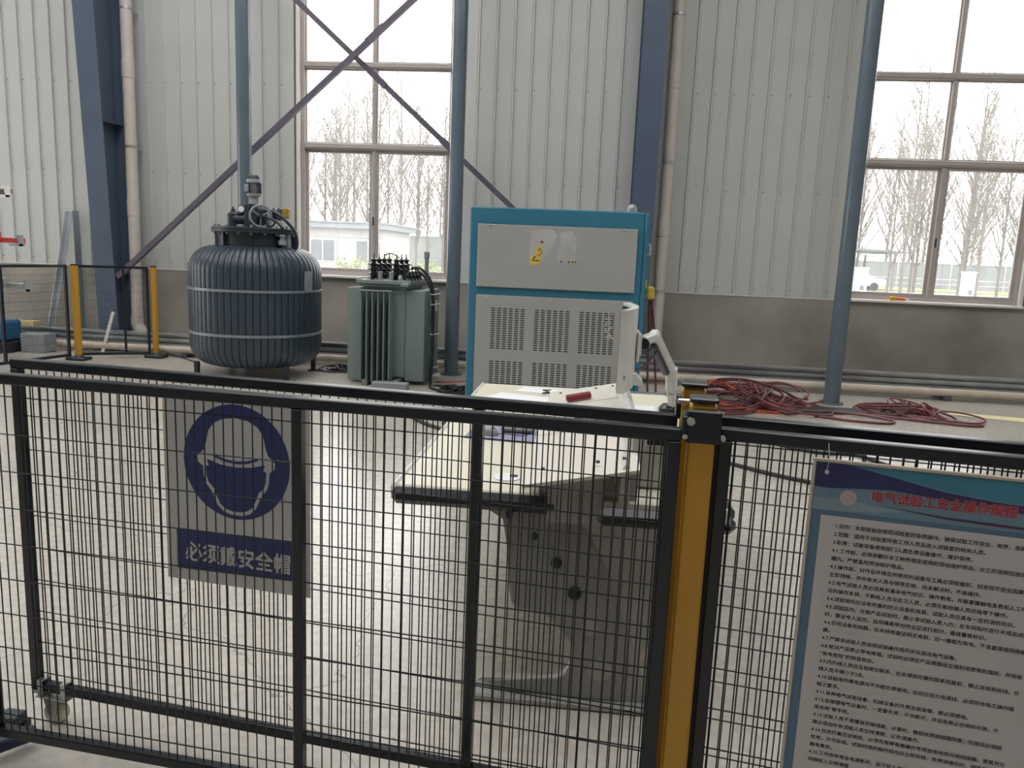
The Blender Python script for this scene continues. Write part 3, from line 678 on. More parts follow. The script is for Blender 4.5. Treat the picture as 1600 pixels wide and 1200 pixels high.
for (xx, yy) in ((-.04, 3.34), (.13, 3.36)):
    obj('selector_knob', MB().cyl((xx, yy, .872 + (xx + .02) * .2), (xx, yy, .895 + (xx + .02) * .2), .011, n=12), M_DARKIRON, pn)
obj('pen_tray', MB().rbox((.10, 3.52, .905), (.10, .02, .012), .004), M_BLACK, pn)
# riser behind the panel
rp = arc(.20, .955, .045, 180, 0, 8)
obj('rear_riser', MB().prism([(.175, .782), (.175, .93), (.185, .955), (.205, .965), (.225, .955), (.235, .93), (.245, .782)], 3.08, 4.28, XZ), M_SILVER, t)
obj('riser_end', MB().prism([(.135, .782), (.140, .905), (.150, .925), (.166, .915), (.172, .782)], 2.52, 3.08, XZ), M_SILVER, t)
# grommet
obj('cable_grommet', MB().lathe([(.050, .78), (.050, .785), (.042, .786)], (-.27, 2.76, 0), 24), M_PAPER, t)
obj('grommet_slot', MB().lathe([(.016, .785), (.016, .788)], (-.245, 2.77, 0), 16), M_DARKIRON, t)
# end frames
half = [(-.347, .735), (-.261, .683), (-.245, .60), (-.226, .42), (-.218, .375), (-.196, .351), (-.15, .349), (-.103, .345), (-.05, .30), (0.0, .235), (.010, .20), (.006, .16), (-.012, .12), (-.05, .09), (-.10, .083), (-.315, .072), (-.33, .06), (-.13, .03)]
CXm = .13
mir = [(min(2 * CXm - a, .43 if b < .1 else .50), b) for a, b in half[::-1]]
for yy in (2.58, 4.62):
    ef = obj('end_frame', MB().prism(half + mir, yy, yy + .035, XZ), M_DGREY, t)
    br_ = [(-.25, .675), (-.22, .735), (-.06, .735), (.03, .66), (.09, .56), (.15, .43), (.20, .30), (.215, .16), (.21, .035), (-.12, .031), (-.30, .064), (-.10, .092), (-.04, .099), (.003, .128), (.018, .165), (.020, .205), (.006, .245), (-.05, .315), (-.11, .357), (-.19, .362), (-.213, .385)]
    obj('curved_bracket', MB().prism(br_, yy - .008, yy, XZ), M_DGREY2, ef)
    for (px_, pz, r) in ((-.238, .703, .012), (-.146, .632, .013), (-.064, .54, .020), (.006, .433, .024)):
        obj('cover_cap', MB().cyl((px_, yy - .016, pz), (px_, yy - .007, pz), r, n=18), M_BLACK if r > .015 else M_DARKIRON, ef)
    for (px_, pz, r) in ((.111, .149, .042), (.068, .306, .030)):
        obj('round_plate', MB().cyl((px_, yy - .012, pz), (px_, yy - .007, pz), r, n=24), M_DGREY, ef)
    obj('floor_skid', MB().rbox((.04, yy + .02, .015), (.82, .12, .03), .008), M_DGREY, ef)
obj('modesty_panel', MB().span((.12, 2.62, .10), (.14, 4.61, .745)), M_DGREY, t)
obj('top_beam', MB().span((-.2, 2.62, .72), (.46, 4.61, .748)), M_DGREY, t)

# monitor on arm
t = thing('curved_monitor', 'white curved computer monitor seen edge on above the desk', 'monitor', (.2, 3.6, .79))
def mon(off0, off1, zz0, zz1, y0=3.30, y1=3.92, bow=.045):
    out = []; inn_ = []
    for i in range(13):
        k = i / 12; y = y0 + (y1 - y0) * k; b = bow * (1 - (2 * k - 1) ** 2)
        dx = .055 * (y - 3.3); out.append((.146 + b + dx + off1, y)); inn_.append((.146 + b + dx + off0, y))
    return MB().prism(inn_ + out[::-1], zz0, zz1, XY)
obj('screen_bezel', mon(-.012, .0, 1.03, 1.39), M_SILVER, t)
obj('screen', mon(-.0135, -.012, 1.045, 1.375, 3.31, 3.91), M_BLACK, t)
obj('rear_shell', mon(0, .02, 1.03, 1.39), M_SILVER, t)
obj('rear_bulge', MB().rbox((.232, 3.62, 1.21), (.014, .20, .14), .006), M_SILVER, t)
obj('power_button', MB().rbox((.166, 3.30, 1.10), (.01, .006, .02), .002), M_PLGREY, t)
ar = thing('monitor_arm', 'silver white articulated monitor arm clamped to the right of the desk', 'monitor arm', (.45, 4.25, .78))
def bar(p, q, w, h_, m, nm, parent, b=.008):
    d = Vector(q) - Vector(p); M3 = d.to_track_quat('X', 'Z').to_matrix()
    return obj(nm, MB().rbox((Vector(p) + Vector(q)) / 2, (d.length, w, h_), b, M=M3), m, parent)
obj('mount_plate', MB().rbox((.245, 3.62, 1.215), (.010, .10, .10), .003), M_SILVER, ar)
obj('tilt_pivot', MB().cyl((.262, 3.58, 1.222), (.262, 3.68, 1.222), .024, n=18), M_BLACK, ar)
bar((.252, 3.65, 1.225), (.33, 3.90, 1.228), .045, .045, M_SILVER, 'fore_arm', ar)
bar((.325, 3.88, 1.245), (.458, 4.18, 1.02), .05, .058, M_SILVER, 'spring_arm', ar, .012)
bar((.328, 3.90, 1.185), (.428, 4.13, 1.01), .04, .03, M_BLACK, 'cable_cover', ar)
bar((.462, 4.19, 1.04), (.472, 4.22, .90), .055, .07, M_SILVER, 'lower_link', ar, .012)
bar((.472, 4.22, .90), (.485, 4.26, .815), .04, .055, M_SILVER, 'column_link', ar)
obj('clamp_base', MB().lathe([(.055, .781), (.055, .80), (.035, .82)], (.47, 4.27, 0), 20), M_BLACK, ar)
obj('arm_cable', MB().tube(smoothpath([(.225, 3.62, 1.10), (.27, 3.72, 1.09), (.34, 3.9, 1.14), (.36, 3.95, 1.17)], 5), .006, 6), M_BLKCABLE, ar)
obj('arm_cable', MB().tube(smoothpath([(.245, 3.62, 1.18), (.28, 3.74, 1.15), (.33, 3.88, 1.18)], 5), .005, 6), M_BLKCABLE, ar)
obj('lower_bracket', MB().prism([(.17, 1.085), (.225, 1.09), (.262, 1.055), (.265, 1.035), (.225, 1.038), (.17, 1.055)], 3.50, 3.66, XZ), M_SILVER, t)

# computer tower
t = thing('computer_tower', 'off white computer tower with dark display slot at the near end of the desk', 'computer', (.29, 2.95, .78))
obj('case', MB().rbox((.275, 2.90, .8925), (.20, .32, .225), .012), M_WHITE, t)
fr = obj('front_panel', MB().rbox((.275, 2.738, .8925), (.19, .012, .21), .004), mat('tower_front_grey', (.46, .45, .42), .45), t)
obj('display_frame', MB().rbox((.287, 2.733, .965), (.118, .008, .045), .003), M_WHITE, fr)
obj('display_window', MB().rbox((.287, 2.728, .965), (.108, .006, .034), .002), M_BLACK, fr)
st_ = obj('sticker', MB().rbox((.314, 2.731, .835), (.05, .002, .055), .0005), M_SILVER, fr, label='small printed sticker with a blue heading')
obj('sticker_heading', MB().rbox((.312, 2.7295, .853), (.04, .002, .009), .0005), mat('sticker_blue', (.08, .25, .55), .5), st_)
for i in range(4): obj('sticker_line', MB().rbox((.309, 2.7295, .840 - i * .007), (.032, .0015, .0018), .0003), M_PLGREY, st_)
# things on the desk
def flat(name, poly, z, h_, m, label, cat):
    return tag(obj(name, MB().prism(poly, z, z + h_, XY), m), label, cat)
flat('mouse_mat', [(-.53, 3.34), (-.20, 3.30), (-.21, 3.80), (-.50, 3.84)], .7805, .004, M_PAD, 'lavender mouse mat on the desk', 'mouse mat')
def mouse(name, x, y, rz, L_, w, h_, m, label):
    t = thing(name, label, 'mouse', (x, y, .785), rz)
    vs = []; n = 14; rings = 7
    mb = MB(); pr = []
    vs = []
    for j in range(rings):
        a = j / (rings - 1) * pi / 2
        for i in range(n):
            b = 2 * pi * i / n
            vs.append((L_ / 2 * cos(b) * cos(a) ** .6, w / 2 * sin(b) * cos(a) ** .6, h_ * sin(a) ** .8))
    fs = [(j * n + i, j * n + (i + 1) % n, (j + 1) * n + (i + 1) % n, (j + 1) * n + i) for j in range(rings - 1) for i in range(n)] + [tuple(range(n))[::-1], tuple((rings - 1) * n + i for i in range(n))]
    obj('shell', MB().add(vs, fs), m, t, local=True)
    obj('scroll_wheel', MB().cyl((L_ * .28, -.004, h_ * .8), (L_ * .28, .004, h_ * .8), .008, n=10), M_BLACK, t, local=True)
    return t
mt_ = mouse('computer_mouse', -.435, 3.42, radians(-20), .115, .062, .036, M_PLGREY, 'grey computer mouse on the lavender mat')
obj('mouse_cable', MB().tube(smoothpath([(.055, 0, .01), (.10, .01, .012), (.16, .06, .003), (.15, .14, .003), (.10, .25, .003)], 5), .002, 5), M_BLKCABLE, mt_, local=True)
t = thing('handheld_device', 'grey and silver handheld device lying on the mouse mat', 'device', (-.30, 3.50, .785))
obj('device_body', MB().rbox((-.30, 3.50, .803), (.16, .07, .034), .014), M_PLGREY, t)
obj('device_top', MB().rbox((-.295, 3.51, .822), (.135, .05, .008), .003), M_SILVER, t)
for i in range(4): obj('key', MB().rbox((-.34 + i * .03, 3.505, .827), (.018, .02, .004), .001), M_LABY if i % 2 else M_SILVER, t)
flat('paper_sheet', [(-.42, 4.62), (-.10, 4.57), (-.09, 4.74), (-.38, 4.80)], .7805, .0015, M_PAPER, 'white paper lying at the far end of the desk', 'paper')
flat('paper_sheet', [(-.58, 4.33), (-.215, 4.24), (-.205, 4.46), (-.5, 4.55)], .7805, .001, M_PAPER, 'white paper on the desk nearer the operator edge, left of the keys', 'paper')
flat('paper_sheet', [(.26, 4.02), (.40, 4.02), (.40, 4.38), (.26, 4.38)], .7805, .001, M_PAPER, 'white paper on the desk shelf right of the monitor', 'paper')
tag(obj('red_box', MB().rbox((-.03, 3.93, .894), (.13, .045, .03), .005, M=Matrix.Rotation(radians(8), 3, 'Z') @ Matrix.Rotation(radians(-11.5), 3, 'Y')), M_RED), 'dark red slim box on the sloping desk panel', 'box')
kk = MB(); rnd = random.Random(3)
t = thing('key_bunch', 'bunch of dark keys and white cord on the desk beside the red box', 'keys', (-.235, 4.40, .785))
for i in range(7):
    a = rnd.random() * 6.28; x, y = -.25 + rnd.random() * .03, 4.56 + rnd.random() * .05
    obj('key', MB().box((x, y, .786 + i * .003), (.055, .012, .003), rz=a), M_DARKIRON, t)
obj('key_ring', MB().tube([(-.225 + .016 * cos(2 * pi * i / 14), 4.54 + .016 * sin(2 * pi * i / 14), .787) for i in range(14)], .002, 5, closed=True), M_ZINC, t)
obj('cord', MB().tube(smoothpath([(-.225, 4.53, .786), (-.19, 4.46, .786), (-.16, 4.50, .786), (-.17, 4.40, .786), (-.15, 4.44, .786), (-.14, 4.36, .786)], 6), .004, 6), M_PAPER, t)

# ------------------------------------------------------------------ mesh fences
def fence(name, label, a, b, z0, z1, cat='fence', mull=(), tw=.03, hz=None, pitch=.028, wr=.0019, group=None, bottom=None):
    L_ = hypot(b[0] - a[0], b[1] - a[1]); rz = atan2(b[1] - a[1], b[0] - a[0])
    t = thing(name, label, cat, (a[0], a[1], 0), rz, group)
    zb = z0 if bottom is None else bottom
    obj('top_rail', MB().rbox((L_ / 2, 0, z1 - tw / 2), (L_, tw, tw), .003), M_BLACK, t, local=True)
    obj('bottom_rail', MB().rbox((L_ / 2, 0, zb + tw / 2), (L_, tw, tw), .003), M_BLACK, t, local=True)
    for u in (tw / 2, L_ - tw / 2): obj('stile', MB().rbox((u, 0, (zb + z1) / 2), (tw, tw, z1 - zb - 2 * tw), .003), M_BLACK, t, local=True)
    for u in mull: obj('mullion', MB().rbox((u, 0, (zb + z1) / 2), (tw * .93, tw, z1 - zb - 2 * tw), .003), M_BLACK, t, local=True)
    w = MB(); n = int((L_ - 2 * tw) / pitch); o_ = (L_ - n * pitch) / 2
    for i in range(n + 1): w.cyl((o_ + i * pitch, .0035, zb + tw), (o_ + i * pitch, .0035, z1 - tw), wr, n=6, caps=False)
    zz = hz if hz else [zb + tw + .05 + k * .109 for k in range(int((z1 - zb - .1) / .109))]
    for z in zz: w.cyl((tw, 0, z), (L_ - tw, 0, z), wr, n=6, caps=False)
    obj('wire_mesh', w, M_BLACK, t, local=True, kind='stuff')
    return t, L_, rz
HZ1 = [1.153 - .109 * k for k in range(10)]
NL, NRr = (-1.73, 1.967), (.231, 1.783)
fence('mesh_fence_panel', 'black wire mesh fence panel nearest the camera, left of the yellow post', NL, NRr, .10, 1.22, mull=(1.005,), hz=HZ1)
gate, GL, grz = fence('mesh_sliding_gate', 'black wire mesh sliding gate on casters behind the nearest left fence panel', (-1.775, 2.2), (.238, 1.936), .108, 1.222, 'gate', mull=(1.51,), hz=[1.15 - .109 * k for k in range(10)])
fence('mesh_fence_panel', 'black wire mesh fence panel carrying the rules poster, right of the yellow post', (.325, 1.822), (2.0, 1.53), .10, 1.22, mull=(.82,), hz=HZ1)
fence('mesh_fence_panel', 'black wire mesh fence panel behind the rules poster panel', (.325, 1.962), (2.05, 1.665), .10, 1.222, mull=(.9,), hz=[1.15 - .109 * k for k in range(10)])

def ypost(x, y, w, h_, label, bracket):
    t = thing('yellow_fence_post', label, 'post', (x, y, 0))
    M3 = Matrix.Rotation(radians(-6), 3, 'Z')
    obj('post_body', MB().rbox((x, y, h_ / 2), (w, w, h_ - .02), .006, M=M3), M_YELLOW, t)
    cp = MB(); cp.rbox((x, y, h_ + .0), (w + .004, w + .004, .011), .003, M=M3)
    obj('post_cap', cp, M_CAP, t)
    obj('base_plate', MB().rbox((x, y, .006), (.16, .16, .012), .003, M=M3), M_BLACK, t)
    if bracket:
        b_ = obj('clamp_bracket', MB().rbox((x - .002, y - w / 2 - .006, 1.228), (w + .018, .014, .078), .004, M=M3), M_BLACK, t)
        obj('clamp_bolt', MB().cyl((x - .033, y - w / 2 - .012, 1.242), (x - .033, y - w / 2 - .024, 1.242), .010, n=6), M_ZINC, b_)
        obj('clamp_side', MB().rbox((x - w / 2 - .010, y - .01, 1.228), (.012, w + .01, .05), .003, M=M3), M_BLACK, b_)
        obj('clamp_pin', MB().cyl((x + w / 2 + .012, y - w / 2 - .004, 1.205), (x + w / 2 + .012, y - w / 2 - .018, 1.205), .006, n=8), M_ZINC, b_)
        obj('clamp_pin', MB().cyl((x - w / 2 - .012, y - w / 2 - .004, 1.205), (x - w / 2 - .012, y - w / 2 - .018, 1.205), .006, n=8), M_ZINC, b_)
ypost(.279, 1.805, .062, 1.288, 'yellow square fence post nearest the camera with black clamp', True)
ypost(.278, 1.975, .062, 1.296, 'yellow square fence post just behind the nearest one', False)
t = thing('cable_clip_block', 'small clamp plate with hook on the rear yellow post', 'clamp', (.262, 1.93, 1.2))
obj('plate', MB().rbox((.235, 1.925, 1.245), (.012, .03, .06), .003), M_BLACK, t)
obj('spacer', MB().rbox((.247, 1.915, 1.232), (.012, .02, .045), .003), M_LABY, t)
obj('arm', MB().rbox((.255, 1.90, 1.262), (.05, .012, .014), .003), M_ZINC, t)
obj('hook_ring', MB().tube([(.275 + .007 * cos(2 * pi * i / 12), 1.939, 1.264 + .009 * sin(2 * pi * i / 12)) for i in range(12)], .0022, 5, closed=True), M_ZINC, t)

# caster under the gate
def caster(u, label):
    t = thing('gate_caster', label, 'caster', (-1.775 + u * cos(grz), 2.2 + u * sin(grz), 0), grz)
    for du in (-.045, .045):
        c = MB(); c.rbox((du, -.018, .122), (.02, .006, .05), .002); c.rbox((du, .018, .122), (.02, .006, .05), .002); c.rbox((du, 0, .147), (.02, .042, .006), .002); c.rbox((du, 0, .098), (.02, .042, .006), .002)
        obj('clamp_strap', c, M_ZINC, t, local=True)
    obj('top_plate', MB().rbox((0, 0, .092), (.12, .05, .006), .002), M_ZINC, t, local=True)
    for s_ in (-.022, .022): obj('fork_plate', MB().prism([(-.028, .09), (.028, .09), (.012, .03), (-.012, .03)], s_ - .002, s_ + .002, XZ), M_ZINC, t, local=True)
    obj('wheel', MB().cyl((0, -.017, .036), (0, .017, .036), .036, n=28), mat('nylon_wheel', (.62, .58, .46), .5), t, local=True)
    obj('axle', MB().cyl((0, -.027, .036), (0, .027, .036), .007, n=10), M_ZINC, t, local=True)
    obj('brake_tab', MB().rbox((-.065, -.01, .105), (.03, .02, .01), .003), M_ZINC, t, local=True)
caster(.085, 'zinc clamped caster wheel under the left end of the sliding gate')
caster(GL - .1, 'zinc clamped caster wheel under the right end of the sliding gate')
t = thing('floor_latch', 'black floor latch with rollers at the lower left corner', 'latch', (-1.86, 2.12, 0))
obj('latch_plate', MB().rbox((-1.86, 2.12, .012), (.2, .08, .024), .003), M_BLACK, t)
obj('latch_block', MB().rbox((-1.80, 2.12, .042), (.07, .06, .036), .004), M_DARKIRON, t)
for x in (-1.90, -1.865): obj('latch_roller', MB().cyl((x, 2.09, .045), (x, 2.15, .045), .02, n=14), M_BLACK, t)
t = thing('fence_outrigger', 'dark blue tube leg reaching under the nearest fence panel', 'leg', (-1.8, 1.85, 0))
obj('tube', MB().rbox((-1.80, 1.90, .045), (.04, .42, .04), .006, M=Matrix.Rotation(radians(-38), 3, 'Z')), mat('dark_blue_tube', (.012, .02, .06), .35), t)
obj('foot_pad', MB().rbox((-1.93, 1.73, .0125), (.09, .09, .025), .006), M_BLACK, t)

# far fence at the left
HF = 1.245
def fpost(x, y, w, label):
    t = thing('yellow_fence_post', label, 'post', (x, y, 0))
    obj('post_body', MB().rbox((x, y, .06 + (HF - .06) / 2), (w, w, HF - .07), .006), M_YELLOW, t)
    obj('post_cap', MB().rbox((x, y, HF + .004), (w + .005, w + .005, .02), .004), M_CAP, t)
    bp_ = obj('base_plate', MB().rbox((x, y, .02), (.26, .2, .04), .012), M_BLACK, t)
    obj('base_collar', MB().lathe([(.06, .038), (.045, .065), (.035, .07)], (x, y, 0), 16), M_DARKIRON, bp_)
fpost(-5.93, 10.01, .06, 'yellow post of the far fence closest to the downpipe')
fpost(-6.68, 9.45, .07, 'yellow post of the far fence at the corner nearer the camera')
fence('mesh_fence_panel', 'far black mesh fence panel between the two far yellow posts', (-6.72, 9.52), (-5.98, 9.97), .05, HF, mull=(.56,), tw=.035, pitch=.028, wr=.0013)
fence('mesh_fence_panel', 'far black mesh fence panel left of the far yellow posts', (-7.05, 8.10), (-6.76, 9.40), .05, HF, mull=(.42,), tw=.035, pitch=.028, wr=.0016)

# ------------------------------------------------------------------ lettering helper
def text_mesh(s, size, bold=0.0, squeeze=1.0, align='LEFT', spacing=1.0):
    cu = bpy.data.curves.new('lettering', 'FONT'); cu.body = s; cu.size = 1.0; cu.align_x = align
    cu.space_character = spacing; cu.resolution_u = 2
    o = bpy.data.objects.new('lettering_tmp', cu); COL.objects.link(o)
    dg = bpy.context.evaluated_depsgraph_get()
    me = bpy.data.meshes.new_from_object(o.evaluated_get(dg))
    bpy.data.objects.remove(o); 
    if squeeze != 1.0: me.transform(Matrix.Diagonal((squeeze, 1, 1, 1)))
    me.transform(Matrix.Diagonal((size, size, size, 1)))
    me.transform(Matrix.Rotation(radians(90), 4, 'X'))
    me.materials.clear(); return me
def width(me):
    xs = [v.co.x for v in me.vertices]; return (min(xs), max(xs)) if xs else (0, 1)
def lettering(name, s, u, z, y, size, m, parent, bold=0.0, fitw=None):
    me = text_mesh(s, size, bold)
    if fitw:
        a, b = width(me); me.transform(Matrix.Translation((-a, 0, 0))); me.transform(Matrix.Diagonal((fitw / (b - a), 1, 1, 1)))
    if bold:                                  # heavier strokes: the same outlines set slightly apart
        base = me; vs = [v.co.copy() for v in base.vertices]; fs = [tuple(p.vertices) for p in base.polygons]; mb = MB()
        for k in range(6):
            a = pi * k / 3; mb.add([(v.x + bold * cos(a), v.y - .00004 * k, v.z + bold * sin(a)) for v in vs], fs)
        me = bpy.data.meshes.new('lettering'); me.from_pydata(mb.v, [], mb.f)
    me.materials.append(m)
    return obj(name, me, None, parent, local=True, loc=(u, y, z))

# hard hat sign on the gate
ca, sa = cos(grz), sin(grz)
u0 = .545; off = -.028
t = thing('safety_helmet_sign', 'white sheet sign with blue helmet head symbol hung on the mesh gate', 'sign', (-1.775 + u0 * ca - off * -sa * 1, 2.2 + u0 * sa + off * ca, 0), grz)
SW = .475
def sq(a, b): return MB().prism
obj('sheet', MB().rbox((SW / 2, 0, .89), (SW, .003, .60), .001), M_SIGNW, t, local=True)
SX, SZ, SR = .240, .974, .172
circ = [(SX + SR * cos(2 * pi * i / 64), SZ + SR * sin(2 * pi * i / 64)) for i in range(64)]
obj('blue_disc', MB().prism(circ, -.0022, -.0016, XZ), M_SIGNB, t, local=True)
def sym(pts): # left half outline -> full
    return pts + [(-a, b) for a, b in pts[::-1]]
S_ = lambda pts: [(SX + a, SZ + b) for a, b in pts]
helmet = sym([(-.018, .128), (-.055, .122), (-.085, .104), (-.10, .078), (-.106, .045), (-.112, .022), (-.128, .002), (-.122, -.018), (-.108, -.028), (-.098, -.030), (-.104, -.046), (-.100, -.060), (-.094, -.088), (-.078, -.108), (-.064, -.122), (-.056, -.15), (-.046, -.152 - .0), (-.02, -.153)][:14])
helmet = sym([(0.0, .132), (-.040, .127), (-.070, .112), (-.088, .088), (-.096, .052), (-.104, .030), (-.126, .010), (-.124, -.008), (-.108, -.020), (-.106, -.048), (-.100, -.070), (-.082, -.092), (-.074, -.108), (-.062, -.134), (-.042, -.152), (-.018, -.159)])
obj('white_head', MB().prism(S_(helmet), -.0030, -.0022, XZ), M_SIGNW, t, local=True)
face = sym([(0, -.014), (-.05, -.010), (-.09, .002), (-.094, .0), (-.088, -.016), (-.098, -.019), (-.096, -.05), (-.090, -.066), (-.072, -.085), (-.064, -.106), (-.052, -.130), (-.036, -.142), (-.014, -.148)])
obj('blue_face', MB().prism(S_(face), -.0038, -.0030, XZ), M_SIGNB, t, local=True)
brim = [(-.072, .020), (-.036, .008), (0, .004), (.036, .008), (.072, .020), (.072, .013), (.036, .000), (0, -.004), (-.036, .000), (-.074, .012)]
obj('blue_brim_line', MB().prism(S_(brim), -.0038, -.0030, XZ), M_SIGNB, t, local=True)
obj('blue_banner', MB().prism([(.036, .625), (.43, .635), (.43, .755), (.036, .748)], -.0022, -.0016, XZ), M_SIGNB, t, local=True)
lettering('lettering', '必须戴安全帽', .066, .660, -.0030, 0.064, M_SIGNW, t, bold=.0015, fitw=.345)
for (u, z) in ((.02, .612), (SW - .02, .612), (.02, 1.17), (SW - .02, 1.17)): obj('fixing_screw', MB().cyl((u, -.001, z), (u, -.006, z), .005, n=8), M_ZINC, t, local=True)

# rules poster on the right panel
prz = atan2(1.53 - 1.822, 2.0 - .325); pa, pb = cos(prz), sin(prz)
pu = .215
PW, PT, PB = .525, 1.170, .17
t = thing('rules_poster', 'framed blue and white safety rules poster hanging on the right fence panel', 'poster', (.325 + pu * pa + .030 * pb, 1.822 + pu * pb - .030 * pa, 0), prz)
obj('backing_board', MB().rbox((PW / 2, 0, (PT + PB) / 2), (PW, .006, PT - PB), .001), M_POSTB, t, local=True)
f = MB()
for (a, b, c, d) in ((-.006, 0, PB - .006, PT + .006), (PW, PW + .006, PB - .006, PT + .006)): f.span((a, -.007, c), (b, .005, d))
f.span((0, -.007, PT), (PW, .005, PT + .006)); f.span((0, -.007, PB - .006), (PW, .005, PB))
obj('poster_frame', f, M_BEIGE, t, local=True)
Yp = -.0036
def lay(name, pts, k, m): return obj(name, MB().prism(pts, Yp - .0004 * (k + 1), Yp - .0004 * k + .0002, XZ), m, t, local=True)
lay('header_band', [(.002, PT - .112), (PW - .002, PT - .112), (PW - .002, PT - .002), (.002, PT - .002)], 0, M_POSTL)
lay('header_navy', [(.002, PT - .002), (.07, PT - .002), (.17, PT - .022), (.27, PT - .042), (.38, PT - .052), (PW - .002, PT - .055), (PW - .002, PT - .075), (.38, PT - .066), (.27, PT - .058), (.16, PT - .050), (.09, PT - .055), (.03, PT - .06), (.002, PT - .058)], 1, M_POSTN)
lay('header_teal', [(.075, PT - .002), (PW - .002, PT - .002), (PW - .002, PT - .052), (.38, PT - .048), (.27, PT - .038), (.17, PT - .020)], 2, M_POSTT)
lay('header_plum', [(.25, PT - .045), (.38, PT - .058), (PW - .002, PT - .062), (PW - .002, PT - .076), (.38, PT - .068), (.28, PT - .054)], 2, M_POSTM)
lay('header_wave', [(.002, PT - .085), (.06, PT - .082), (.12, PT - .088), (.20, PT - .094), (.14, PT - .104), (.06, PT - .112), (.002, PT - .112)], 1, mat('poster_pale_wave', (.24, .33, .40), .5))
lay('header_stripe', [(.16, PT - .089), (.28, PT - .097), (PW - .002, PT - .102), (PW - .002, PT - .108), (.28, PT - .102)], 3, M_POSTM)
lay('header_disc', [(.075 + .018 * cos(2 * pi * i / 28), PT - .078 + .018 * sin(2 * pi * i / 28)) for i in range(28)], 3, M_POSTK)
lay('text_field', [(.022, PB + .01), (PW - .022, PB + .01), (PW - .022, PT - .124), (.022, PT - .124)], 1, M_POSTW)
lettering('title_outline', '电气试验工安全操作规程', .1225, PT - .0785, Yp - .0020, .0285, M_POSTK, t, bold=.0014, fitw=.289)
lettering('title_lettering', '电气试验工安全操作规程', .124, PT - .0783, Yp - .0026, .0280, M_TXTR, t, bold=.0006, fitw=.287)
LINES = ['1.目的：本规程旨在规范试验室的各项操作，确保试验工作安全、有序、准确',
 '2.范围：适用于试验室所有工作人员及进入试验室的相关人员。',
 '3.职责：试验设备使用部门人员负责设备操作、维护保养。',
 '4.1.工作前，必须穿戴好本工种所规定使用的劳动保护用品，女工的发辫应放在',
 '帽内。严禁滥用劳动保护用品。',
 '4.2.操作前，对作业环境及所使用的设备与工具必须检查好。如发现不安全因素',
 '立即排除，并向有关人员与领导反映，尚未解决时，不准操作。',
 '4.3.电气试验人员必须具有基本电气知识，操作熟炼，并能掌握触电急救和人工呼',
 '法的操作本领，不熟练人员与实习人员，必须在有经验人员的指导下操作。',
 '4.4.试验场所应设有完善的防火设备和用具，试验人员应具有一定的消防知识。',
 '4.5.试验区内，在做产品试验时，禁止非试验人员入内；在车间临时进行半成品试验',
 '时，要设专人监控，且用隔离带对作业区进行划分，悬挂警告标识。',
 '4.6.任何设备和线路，在未经检查证明无电前，应一律视为有电，不准直接或间接触',
 '摸。',
 '4.7.严禁非试验人员动用试验操作用开关及其他电气设备。',
 '4.8.被试产品禁止带电修理。试验时必须在产品周围设立或利用原有的围栏，并挂有',
 '“有电危险”的明显标志。',
 '4.9.内外线人员应互相密切联系，在未得到可靠的联系回复前，禁止送电和拆线。外',
 '线人员不得少于2名。',
 '4.10.试验场所得电源均不许超负荷使用。如自拉动力电源线，必须符合电工操作规',
 '程之要求。',
 '4.11.各种电气试验设备、机械设备的外壳及铁架等，都必须接地。',
 '4.12.在修理电气设备时，一定要先将：开关断开，并设有禁止合闸标示牌，不',
 '准合闸”等字样。',
 '4.13.试验人员不准擅自改接线路，必要时，需经技质部经理同意，改接后必须经',
 '理必须向所有试验人员交待清楚，以免误操作。',
 '4.14.在进行高压试验后，必须先用带有绝缘的专用放电地线与地线接触，使其充分',
 '放电，方可拆线。试验时用的临时线也应立即拆除，免得误操作时，线路带电而发生',
 '触电事故。',
 '4.15.工作完毕将总电源断开，如下班人员离开',
 '向接班人交待清楚']
for i, s in enumerate(LINES):
    lettering('text_line', s, .054, PT - .1505 - i * .0195, Yp - .0013, .0114, M_TXT, t, bold=.00022)
for u in (.024, PW - .024):
    obj('hanging_wire', MB().tube([(u, -.006, PT - .022), (u + .002, -.010, PT + .01), (u, .02, PT + .045)], .0008, 5), M_ZINC, t, local=True)
    obj('hanging_screw', MB().cyl((u, -.004, PT - .022), (u, -.012, PT - .022), .005, n=10), M_ZINC, t, local=True)

# ------------------------------------------------------------------ cables on the floor
def heap(name, label, cx, cy, rx, ry, n, seed, m, r=.013, hmax=.16, cat='cables'):
    rnd = random.Random(seed); mb = MB()
    for i in range(n):
        pts = []; a = rnd.random() * 6.28; x0_, y0_ = cx + rnd.uniform(-.45, .45) * rx, cy + rnd.uniform(-.45, .45) * ry
        k = rnd.randint(11, 20); R1, R2 = rnd.uniform(.22, .62) * rx, rnd.uniform(.3, .7) * ry; ph = rnd.random() * 6; lift = rnd.uniform(.2, 1) ** 1.5
        for j in range(k):
            a += rnd.uniform(.55, .75); x0_ += rnd.uniform(-.07, .07) * rx; y0_ += rnd.uniform(-.05, .05) * ry
            x_, y_ = x0_ + R1 * cos(a), y0_ + R2 * sin(a)
            dd = max(0, 1 - ((x_ - cx) / rx) ** 2 * .8 - ((y_ - cy) / ry) ** 2 * .8)
            pts.append((x_, y_, r + hmax * (.25 + .75 * dd) * lift * (.5 + .5 * sin(a + ph)) ** 1.3))
        mb.tube(smoothpath(pts, 5), r * rnd.uniform(.85, 1.1), 6)
    o = obj(name, mb, m); return tag(o, label, cat, kind='stuff')
heap('red_cable_heap', 'tangled heap of dark red cables on the floor left of the pole', 1.88, 9.2, .88, .85, 17, 11, M_REDCABLE, hmax=.30)
heap('red_cable_heap', 'coiled heap of dull red cables under the right window', 3.72, 9.0, .62, .5, 11, 5, M_REDCABLE, hmax=.26)
